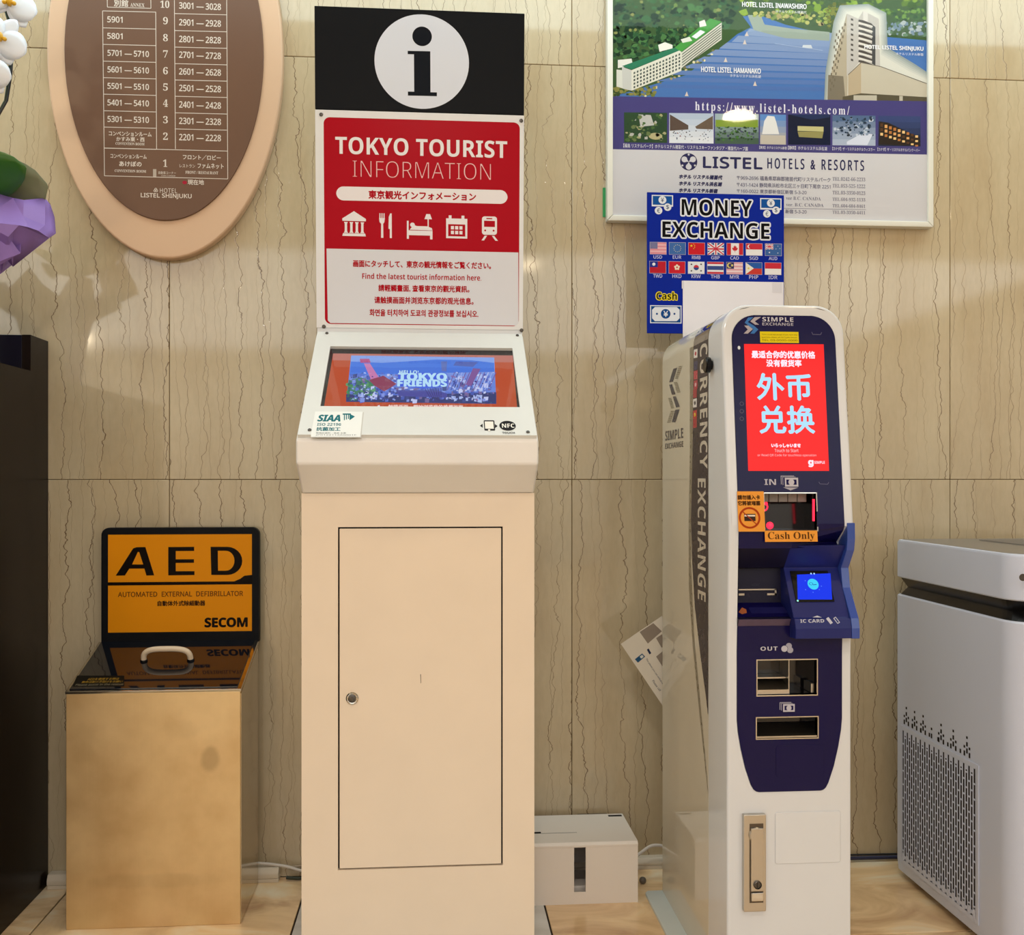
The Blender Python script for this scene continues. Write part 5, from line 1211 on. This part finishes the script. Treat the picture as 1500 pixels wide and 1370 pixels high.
# dark band carried over the rounded top
yb0, yb1 = EYS + .003, PX(1016, 500, EX0).y
ring = [(EX0 + .06 - .0604 * math.cos(k / 12 * math.pi / 2), EZ - .06 + .0604 * math.sin(k / 12 * math.pi / 2)) for k in range(13)]
ring += [(EX1 - .06 + .0604 * math.sin(k / 12 * math.pi / 2), EZ - .06 + .0604 * math.cos(k / 12 * math.pi / 2)) for k in range(13)]
bm = bmesh.new(); va = [bm.verts.new((x, yb0, z)) for x, z in ring]; vb = [bm.verts.new((x, yb1, z)) for x, z in ring]
for i in range(len(ring) - 1): bm.faces.new((va[i], va[i + 1], vb[i + 1], vb[i]))
obj('top_band', bm, simple('dark_plum_gloss', srgb(44, 36, 50), .1, coat=1.0), ex, 60)
# side knob
kp = PX(1043, 535, EX0)
bm = bmesh.new(); lathe(bm, [(.010, 0), (.010, -.004), (.0165, -.005), (.0175, -.008), (.0175, -.014), (.015, -.0165), (0, -.0165)], (EX0, kp.y, kp.z), 'X', 28); obj('side_knob', bm, BLACK, ex, label='round black knob')
# rear skirt (darker, slightly set in) and foot plate
obj('rear_cover', box(EX0 + .006, EX1 - .006, EYB, EYB + .018, .03, EZ - .07, .003, 2), simple('grey_back_cover', srgb(120, 112, 100), .4), ex)
f0 = PZ(950.5, 1318, .008).x
obj('foot_plate', prism([(f0, -.90), (f0 + .05, -.90), (f0 + .05, EYB - .0), (f0 + .008, EYB - .0), (f0, EYB - .012)], 'Z', 0.0, .008, .001, 1), simple('pale_grey_foot', srgb(206, 214, 212), .4), ex)
# leaflet stuck out behind the machine
YC = -0.172
C = Print((0, YC, 0), UX, UZ)
cp = [(909.5, 943.5), (969.5, 902.5), (1012, 965), (972, 1036)]
base = [C.loc(*p) for p in cp]
card = thing('leaflet', 'tilted white leaflet with grey squares sticking out behind the currency machine', 'leaflet', (base[0][0], YC, base[0][1]))
sheet = obj('sheet', prism(base, 'Y', YC, YC + .0006), simple('leaflet_paper', srgb(214, 206, 192), .6), card, None)
C.poly([(937, 926), (957, 913), (969.5, 925), (949, 943)], '#8e8276'); C.poly([(961, 935), (970, 929), (972, 948), (969, 949)], '#8e8276'); C.poly([(961, 962), (971, 954), (974, 976), (970, 976)], '#8e8276')
C.poly([(947.5, 952), (950, 950), (954, 957), (951.5, 959)], '#27304c'); C.poly([(930, 966), (940.5, 957.5), (945, 962), (934.5, 971)], '#2c5478'); C.up(); C.poly([(937, 962.3), (940.5, 959.4), (943, 962), (939.5, 965)], '#cfd2cc')
Tt, tf = glyphs('The places you can withdraw'); o_ = Vector(C.loc(945, 966)); e_ = Vector(C.loc(970, 1004)) - o_; nn = Vector((-e_.y, e_.x)).normalized() * .006
C.raw([tuple(o_ + e_ * p + nn * q) for p, q in Tt], tf, '#2c3c58')
Tt, tf = glyphs('Please call'); o_ = Vector(C.loc(955, 998)); e_ = Vector(C.loc(966, 1013)) - o_; nn = Vector((-e_.y, e_.x)).normalized() * .006
C.raw([tuple(o_ + e_ * p + nn * q) for p, q in Tt], tf, '#2c3c58')
C.make('lettering', PRINT, sheet)

# ------------------------------------------------------------------ air purifier
pur = thing('air_purifier', 'white floor-standing air purifier with dark groove and slotted side grille', 'air purifier', (1.55, -.42, 0))
PXL, PYB, PYF = 1.277, -.112, -.70; PXR = 1.80
PUR = simple('white_satin_plastic', srgb(208, 215, 236), .32, var=.015)
def pfoot(ins, r=.075): return rrect(PXL + ins, PXR - ins, PYF + ins, PYB - ins, r, 8, (r, r, .02, .02))
def loft(levels, mat, name, parent, smooth=35, capb=True, capt=True):
    bm = bmesh.new(); R_ = [[bm.verts.new((x, y, z)) for x, y in pfoot(i)] for z, i in levels]
    for a, b_ in zip(R_, R_[1:]):
        for k in range(len(a)): q = (k + 1) % len(a); bm.faces.new((a[k], a[q], b_[q], b_[k]))
    if capb: bm.faces.new(R_[0][::-1])
    if capt: bm.faces.new(R_[-1])
    return obj(name, bm, mat, parent, smooth)
loft([(.018, .006), (.022, .002), (.05, 0), (.776, 0), (.780, .003)], PUR, 'body', pur)
loft([(.0, .03), (.02, .03)], BLACKM, 'base', pur)
loft([(.776, .004), (.800, .020), (.826, .006)], BLACK, 'groove', pur, None)
loft([(.826, .003), (.829, 0), (.922, 0), (.929, .003), (.930, .008)], PUR, 'upper_housing', pur)
loft([(.924, .010), (.9305, .010)], simple('grey_top_panel', srgb(120, 114, 108), .3), 'top_panel', pur)
bm = bmesh.new()
for i in range(22): add_box(bm, 1.47 + i * .012, 1.475 + i * .012, -.42, -.20, .931, .934)
obj('outlet_grille', bm, simple('silver_grille', srgb(176, 172, 170), .3, .6), pur, None)
# side grille: cut-outs rendered as a real perforated sheet over a dark pocket
gy0 = PX(1322.5, 1100, PXL).y; gy1 = PX(1430.5, 1200, PXL).y           # back .. front
gz1 = PX(1430, 1127, PXL).z; gz0 = PX(1430, 1345, PXL).z
DARKG = simple('dark_filter', srgb(44, 37, 36), .9, spec=.1)
gr = obj('grille_back', box(PXL - .0012, PXL - .0002, gy1, gy0, gz0, gz1), DARKG, pur, None)
ncol = 31; nrow = 9; pit = (gy0 - gy1) / ncol; rp_ = (gz1 - gz0 - .02) / nrow
bm = bmesh.new()
for i in range(ncol + 1):
    y = gy1 + i * pit; add_box(bm, PXL - .0024, PXL - .0012, y - pit * .14, y + pit * .14, gz0 - .001, gz1 + .001)
for i in range(ncol):
    o_ = 0 if i % 2 else rp_ / 2
    y = gy1 + i * pit
    for k in range(nrow + 1):
        z = gz0 + o_ + k * rp_
        if z < gz1 - .004: add_box(bm, PXL - .0023, PXL - .0012, y + pit * .2, y + pit * .8, z, z + .0038)
    zt2 = gz1 - (0.012 if i % 2 else 0.0)
    if i % 2: add_box(bm, PXL - .0023, PXL - .0012, y + pit * .2, y + pit * .8, zt2, gz1 + .001)
    zb2 = gz0 + (0.012 if i % 2 else .026)
    add_box(bm, PXL - .0023, PXL - .0012, y + pit * .2, y + pit * .8, gz0 - .001, zb2)
g_ = obj('grille', bm, PUR, pur, None); 
gf = bmesh.new(); 
for a in ((gy1 - .012, gy1 - .0005, gz0 - .012, gz1 + .012), (gy0 + .0005, gy0 + .008, gz0 - .012, gz1 + .012), (gy1, gy0, gz1, gz1 + .012), (gy1, gy0, gz0 - .012, gz0)): add_box(gf, PXL - .0024, PXL - .0004, a[0], a[1], a[2], a[3])
obj('grille_frame', gf, PUR, pur, None)
bm = bmesh.new()
def hole(y, z, h=.005): add_box(bm, PXL - .0010, PXL + .001, y - .0028, y + .0028, z - h, z + h)
for k, t in enumerate((.03, .155, .28, .40, .53, .69, .86)):
    y = gy0 - t * (gy0 - gy1) * 1.0 - .01; z = gz1 + .024
    if t == .40: hole(y, z, .006); hole(y, z + .018, .003)
    else:
        for dx, dz, h in ((-.0115, 0, .006), (-.0115, .016, .003), (.0115, 0, .006), (.0115, .016, .003), (0, .008, .006), (0, .024, .005), (0, .040, .003)): hole(y + dx, z + dz, h)
    if k < 6: hole(y - .033, z, .005)
obj('perforations', bm, DARKG, pur, None)
Pb = Print((0, PYF, 0), UX, UZ)
c = PY(1498, 846, PYF - .0); bm = bmesh.new(); lathe(bm, [(.008, 0), (.008, -.001), (0, -.001)], (c.x, PYF, c.z), 'Y', 20); bd = obj('badge', bm, DARKSTEEL, pur)

# ------------------------------------------------------------------ cable box, ducts, cables, stopper
cb = thing('cable_box', 'low white cable management box on the floor between kiosk and currency machine', 'cable box', (.35, -.13, 0))
CBW = simple('white_box_plastic', srgb(234, 224, 214), .35, var=.02)
CY0, CY1, CX0, CX1, CZ = -.197 - .04, -.020, .085, .528, .158
sl0, sl1 = PY(841, 1275, CY0).x, PY(858, 1275, CY0).x; sz0_, sz1_ = PY(850, 1307, CY0).z, PY(850, 1236, CY0).z
bm = bmesh.new()
for a in ((CX0, sl0, 0, CZ - .012), (sl1, CX1, 0, CZ - .012), (sl0, sl1, 0, sz0_)): add_box(bm, a[0], a[1], CY0, CY0 + .004, a[2] , a[3])
add_box(bm, CX0, CX0 + .004, CY0 + .0041, CY1, 0, CZ - .012); add_box(bm, CX1 - .004, CX1, CY0 + .0041, CY1, 0, CZ - .012); add_box(bm, CX0 + .004, CX1 - .004, CY1 - .004, CY1, 0, CZ - .012); add_box(bm, CX0 + .004, CX1 - .004, CY0 + .0041, CY1 - .004, .0005, .004)
bmesh.ops.remove_doubles(bm, verts=bm.verts, dist=1e-5); obj('body', bm, CBW, cb, None)
lidb = obj('lid', prism([(CY0 - .0006, CZ - .012), (CY0 - .0006, CZ - .006), (CY0 + .005, CZ), (CY1 - .004, CZ), (CY1, CZ - .004), (CY1, CZ - .012)], 'X', CX0 - .0006, CX1 + .0006, .001, 2), CBW, cb)
obj('tab', prism(rrect(sl0 + .001, sl1 - .001, sz1_ - .006, CZ - .012, .004, 6, (.006, .006, 0, 0)), 'Y', CY0 + .0005, CY0 + .004), CBW, lidb)
for a in ((891, 911, 1195.5), (781, 792.5, 1220.5)):
    p0 = PZ(a[0], a[2], CZ); p1 = PZ(a[1], a[2], CZ); obj('hand_slot', box(p0.x, p1.x, p0.y - .006, p0.y + .006, CZ - .0005, CZ + .0004), BLACKM, lidb, None)
for a in ((846, 890, 1193, 1193.6), (793, 846, 1221.3, 1222.6)):
    p0 = PZ(a[0], a[2], CZ); p1 = PZ(a[1], a[3], CZ); obj('seam', box(p0.x, p1.x, p0.y - .001, p0.y + .0008, CZ - .0005, CZ + .0003), DARKSTEEL, lidb, None)
WCAB = simple('white_cable_sheath', srgb(214, 204, 194), .4)
def cable(name, pts, r, mat, label, grp=None):
    P_ = [Vector(p) for p in pts]; out = []
    for i in range(len(P_) - 1):
        p0, p1, p2, p3 = P_[max(i - 1, 0)], P_[i], P_[i + 1], P_[min(i + 2, len(P_) - 1)]
        for k in range(8):
            t = k / 8; out.append(.5 * ((2 * p1) + (p2 - p0) * t + (2 * p0 - 5 * p1 + 4 * p2 - p3) * t * t + (3 * p1 - p0 - 3 * p2 + p3) * t ** 3))
    out.append(P_[-1]); bm = bmesh.new(); tube(bm, out, r, 10); return tag(obj(name, bm, mat, None, 60), label, 'cable', grp)
obj('inner_plug', box(sl0 - .02, sl1 + .03, CY0 + .03, CY0 + .08, .004, .035, .006, 2), WCAB, cb)
cable('power_cable', [(CX1 + .002, -.12, .045), (CX1 + .012, -.115, .062), (.565, -.105, .078), (.60, -.095, .092), (.64, -.09, .08), (.68, -.10, .03), (.70, -.11, .005)], .0045, WCAB, 'thick white cable curving from the cable box behind the currency machine')
sp = PZ(941, 1295, 0)
bm = bmesh.new(); bmesh.ops.create_uvsphere(bm, u_segments=18, v_segments=12, radius=.0095); bm.transform(Matrix.Translation((sp.x + .001, sp.y + .0, .0095)))
tag(obj('floor_stopper', bm, simple('grey_rubber_ball', srgb(96, 88, 78), .5)), 'small round grey rubber stopper on the floor beside the cable box', 'stopper')
def duct(x0, x1, y, z1, label, name='cable_duct', capl=True):
    d = thing(name, label, 'cable duct', ((x0 + x1) / 2, y, 0)); m_ = simple('cream_pvc', srgb(214, 200, 180), .4)
    obj('duct_base', box(x0, x1, y - .012, y + .024, 0.0, .010, .001, 1), m_, d); obj('duct_cover', prism([(y - .012, .010), (y - .012, z1 * .62), (y - .004, z1), (y + .024, z1), (y + .024, .010)], 'X', x0 - .002, x1, .003, 2), m_, d)
    return d
duct(PY(70.5, 1290, -.03).x, PY(408.5, 1290, -.03).x, -.026, .038, 'cream cable duct along the wall foot behind the steel defibrillator box')
duct(.20, .66, -.016, .030, 'cream cable duct along the wall foot behind the white cable box')
cable('telephone_cable', [(-.62, -.022, .043), (-.50, -.022, .048), (-.455, -.022, .046), (-.40, -.020, .036), (-.36, -.020, .024), (-.30, -.018, .019), (-.1, -.018, .018), (.1, -.018, .018)], .0042, WCAB, 'thin cream cable lying on the duct end and running behind the kiosk, lower one', 'cables left of the kiosk')
cable('telephone_cable', [(-.395, -.010, .030), (-.36, -.010, .034), (-.33, -.010, .041), (-.29, -.010, .037), (-.1, -.010, .030), (.1, -.01, .03)], .0026, simple('old_beige_wire', srgb(176, 158, 136), .5), 'very thin beige wire looping just above the cream cable left of the kiosk', 'cables left of the kiosk')
cable('telephone_cable', [(-.40, -.030, .010), (-.37, -.030, .007), (-.32, -.030, .008), (-.2, -.03, .0045), (.0, -.03, .0045)], .0045, simple('dark_green_cable', srgb(38, 44, 26), .5), 'dark green cable on the floor under the cream cable left of the kiosk', 'cables left of the kiosk')
cable('extension_cord', [(.80, -.10, .005), (.93, -.085, .005), (1.0, -.06, .005), (1.05, -.035, .006), (1.15, -.022, .010), (1.30, -.02, .010), (1.6, -.02, .006)], .0052, simple('navy_cable_sheath', srgb(34, 34, 66), .4), 'dark blue cable along the wall foot between currency machine and air purifier')
cable('extension_cord', [(.80, -.012, .014), (1.0, -.010, .016), (1.2, -.010, .016), (1.6, -.010, .012)], .0026, simple('black_cable_sheath', srgb(24, 22, 24), .4), 'thin black wire against the wall just above the dark blue cable')

# ------------------------------------------------------------------ dark wooden counter at the left
ct = thing('wooden_counter', 'black-brown lacquered wooden counter at the left edge of the view', 'counter', (-1.3, -.6, 0))
XC = -1.038
obj('end_panel', prism([(-.001, 0), (-.001, 1.469), (-.119, 1.470), (-.119, 1.377), (-1.15, 1.377), (-1.15, 0)], 'X', XC - .022, XC, .0008, 1), WOOD, ct, None)
obj('upstand', box(-2.4, XC - .022, -.119, -.001, 0, 1.4695, .001, 1), simple('midnight_black_lacquer', srgb(12, 12, 26), .3), ct, None)
obj('countertop', box(-2.4, XC - .022, -1.15, -.119, 1.345, 1.377, .001, 1), WOOD, ct, None)
obj('front_panel', box(-2.4, XC - .022, -1.15, -1.128, 0, 1.345), WOOD, ct, None)

# ------------------------------------------------------------------ orchid in purple wrapping
oc_ = Vector((-1.15, -.34, 1.3775))
orch = thing('potted_orchid', 'white orchid in a pot wrapped in purple paper on the dark counter', 'orchid', tuple(oc_))
PURP = simple('purple_wrapping_paper', srgb(144, 114, 192), .55, var=.12, scale=14, bump=.3, bscale=120)
POTM = simple('white_ceramic', srgb(220, 220, 216), .3)
bm = bmesh.new(); lathe(bm, [(.0, 0), (.06, 0), (.064, .004), (.078, .125), (.083, .13), (.083, .145), (.074, .145), (.070, .12), (0, .12)], oc_, 'Z', 32); obj('pot', bm, POTM, orch)
bm = bmesh.new(); lathe(bm, [(0, .120), (.071, .120), (.06, .130), (0, .134)], oc_, 'Z', 20); obj('moss', bm, simple('bark_moss', srgb(92, 84, 44), .9, var=.4, scale=60, bump=1, bscale=90), orch)
random.seed(7)
OY = -.32                      # main plane of the plant
def op(px, py, dy=0.0): return PY(px, py, OY + dy)
# wrapping paper: sleeve round the pot and a creased, flaring collar
bm = bmesh.new(); n_ = 26; rr0 = []
for r, h, am in ((.079, .004, 0), (.083, .08, .003), (.090, .15, .006), (.102, .200, .010)):
    rr0.append([bm.verts.new((oc_.x + (r + am * math.sin(k * 2.1)) * math.cos(k / n_ * 6.28319), oc_.y + (r + am * math.sin(k * 2.1)) * math.sin(k / n_ * 6.28319), oc_.z + h)) for k in range(n_)])
top_ = []
for k in range(n_):
    a = k / n_ * 6.28319; rr_ = .178 + .022 * math.sin(k * 2.6); hh = .29 + .045 * math.sin(k * 1.9 + 1)
    top_.append(bm.verts.new((oc_.x + rr_ * math.cos(a), oc_.y + rr_ * math.sin(a) * .8, oc_.z + hh)))
rr0.append(top_)
for a, b_ in zip(rr0, rr0[1:]):
    for k in range(n_): bm.faces.new((a[k], a[(k + 1) % n_], b_[(k + 1) % n_], b_[k]))
wp = obj('wrapping_paper', bm, PURP, orch, None); s_ = wp.modifiers.new('t', 'SOLIDIFY'); s_.thickness = .0012
FP_ = {'a': (-30, 276, -.06), 'b': (19, 290, -.02), 'c': (35, 293, -.03), 'd': (66, 290, .02), 'd2': (74, 300, .05), 'e': (80, 318, .04), 'f': (82, 342, .0), 'g': (72, 349, -.035), 'h': (56, 338, -.07), 'i': (42, 333, -.085),
       'j': (28, 330, -.09), 'k': (20, 336, -.085), 'l': (12, 347, -.09), 'm': (34, 317, -.055), 'n': (-30, 324, -.10), 'o': (19, 391, .0), 'p': (10, 381, -.02), 'q': (9, 355, -.075), 'r': (3, 398, .01), 's': (-30, 412, .0), 't': (66, 330, -.02), 'u': (10, 392, .03)}
bm = bmesh.new(); vv_ = {k: bm.verts.new(op(*v)) for k, v in FP_.items()}
for f in ('abmn', 'bcm', 'cdm', 'dd2t', 'd2eft', 'dtm', 'mti', 'tfgh', 'thi', 'mij', 'mjn', 'ihg', 'gok', 'gkj', 'gji', 'okl', 'olqp', 'njl', 'jkl', 'nlq', 'nqrs', 'qpr'):
    ks = []; i_ = 0
    while i_ < len(f):
        if f[i_] == 'd' and f[i_:i_ + 2] == 'd2': ks.append('d2'); i_ += 2
        else: ks.append(f[i_]); i_ += 1
    try: bm.faces.new([vv_[k] for k in ks])
    except ValueError: pass
bmesh.ops.triangulate(bm, faces=bm.faces)
bmesh.ops.subdivide_edges(bm, edges=bm.edges, cuts=1)
fo = obj('paper_fold', bm, PURP, orch, 22); s_ = fo.modifiers.new('t', 'SOLIDIFY'); s_.thickness = .001
# leaves
def leaf(name, tip, base, w, droop, mat, tilt=0.0):
    tip, base = Vector(tip), Vector(base); d = tip - base; side = d.cross(Vector((0, 0.35, 1))).normalized(); bm = bmesh.new(); rows = []
    nrm = side.cross(d).normalized()
    for i in range(13):
        t = i / 12; ww = w * (math.sin(math.pi * min(1, t * .92 + .08)) ** .6) * (1 if t < .95 else .7); c_ = base + d * t + nrm * (droop * math.sin(math.pi * t))
        if i == 12: ww = .002
        rows.append([bm.verts.new(c_ + side * ww * s_ + nrm * (abs(s_) * ww * .22) + Vector((0, 0, tilt * s_ * ww))) for s_ in (-1, -.5, 0, .5, 1)])
    for a, b_ in zip(rows, rows[1:]):
        for k in range(4): bm.faces.new((a[k], a[k + 1], b_[k + 1], b_[k]))
    o = obj(name, bm, mat, orch, 80); s2_ = o.modifiers.new('t', 'SOLIDIFY'); s2_.thickness = .0022; return o
LEAF1 = simple('fresh_green_leaf', srgb(52, 104, 34), .35, var=.2); LEAF2 = simple('grey_green_leaf_underside', srgb(124, 128, 100), .5, var=.12)
leaf('leaf', op(38, 245, -.08), op(-75, 285, 0), .040, .006, LEAF1, .9); leaf('leaf', op(70, 272, .0), op(-60, 305, .02), .050, -.004, LEAF2, 1.2)
leaf('leaf', op(-160, 262, -.05), op(-75, 300, 0), .032, .02, LEAF1, .2); leaf('leaf', op(-130, 300, -.10), op(-72, 305, 0), .03, .02, LEAF1, .1)
# stem with support wire
STEM = simple('dark_green_stem', srgb(44, 58, 34), .4); bm = bmesh.new()
sp_ = [op(-72, 300), op(-45, 240, -.01), op(-10, 180, -.02), op(8, 148, -.03), op(14, 110, -.035), op(16, 70, -.03), op(14, 35, -.02), op(2, -5, 0), op(-20, -45, .01)]
tube(bm, sp_, .0036, 8); obj('stem', bm, STEM, orch, 60)
bm = bmesh.new(); tube(bm, [p + Vector((.006, -.004, 0)) for p in sp_], .0022, 8); obj('support_wire', bm, simple('black_support_wire', srgb(20, 26, 34), .2), orch, 60)
PETAL = simple('white_orchid_petal', srgb(238, 242, 255), .45, var=.02)
PETAL.node_tree.nodes['Principled BSDF'].inputs['Subsurface Weight'].default_value = .15
LIPM = simple('yellow_orchid_lip', srgb(226, 176, 40), .4, var=.25, scale=80)
def petal(bm, c, ang, L, Wd, M3, back=.1):
    rows = []
    for i in range(9):
        t = i / 8; ww = Wd * (math.sin(math.pi * (t * .86 + .10)) ** .7) * (1 if i < 8 else .35); z = -back * L * t * t
        rows.append([])
        for s_ in (-1, -.5, 0, .5, 1):
            x, y = t * L, s_ * ww; zz_ = z - abs(s_) ** 2 * ww * .18
            v = M3 @ Vector((x * math.cos(ang) - y * math.sin(ang), x * math.sin(ang) + y * math.cos(ang), zz_)); rows[-1].append(bm.verts.new(c + v))
    for a, b_ in zip(rows, rows[1:]):
        for k in range(4): bm.faces.new((a[k], a[k + 1], b_[k + 1], b_[k]))
def blossom(px, py, dy, facing, roll, s=1.0):
    c = op(px, py, dy); f = Vector(facing).normalized(); M3 = f.to_track_quat('Z', 'Y').to_matrix(); bm = bmesh.new()
    for a in (math.pi / 2, math.pi / 2 + 2.2, math.pi / 2 - 2.2): petal(bm, c - f * .002, a + roll, .046 * s, .015 * s, M3, .15)
    bl = obj('blossom', bm, PETAL, orch, 80); m_ = bl.modifiers.new('t', 'SOLIDIFY'); m_.thickness = .0009
    for a in (.15, math.pi - .15):
        bm = bmesh.new(); petal(bm, c + f * .002, a + roll, .046 * s, .027 * s, M3, .12); q = obj('petal', bm, PETAL, bl, 80); m_ = q.modifiers.new('t', 'SOLIDIFY'); m_.thickness = .0009
    bm = bmesh.new(); bmesh.ops.create_uvsphere(bm, u_segments=12, v_segments=8, radius=.0058 * s)
    for v in bm.verts: v.co.y *= 1.5; v.co.z *= 1.4
    for sx in (-1, 1):
        g = bmesh.ops.create_uvsphere(bm, u_segments=10, v_segments=6, radius=.004 * s)['verts']
        for v in g: v.co += Vector((sx * .008 * s, -.004 * s, .003 * s))
    bm.transform(Matrix.Translation(c + f * .006) @ M3.to_4x4()); obj('lip', bm, LIPM, bl, 60)
blossom(14, 4, -.03, (.3, -1, .1), -.35, 1.3); blossom(0, 55, -.07, (.3, -1, -.05), -.6, 1.3); blossom(40, -22, .03, (.5, -1, .1), .3, 1.1); blossom(-22, 104, -.09, (.15, -1, -.2), -.3, 1.2)
blossom(-45, 20, -.05, (-.3, -1, 0), 0, 1.0); blossom(-50, -50, -.02, (-.1, -1, .1), .3, .95)
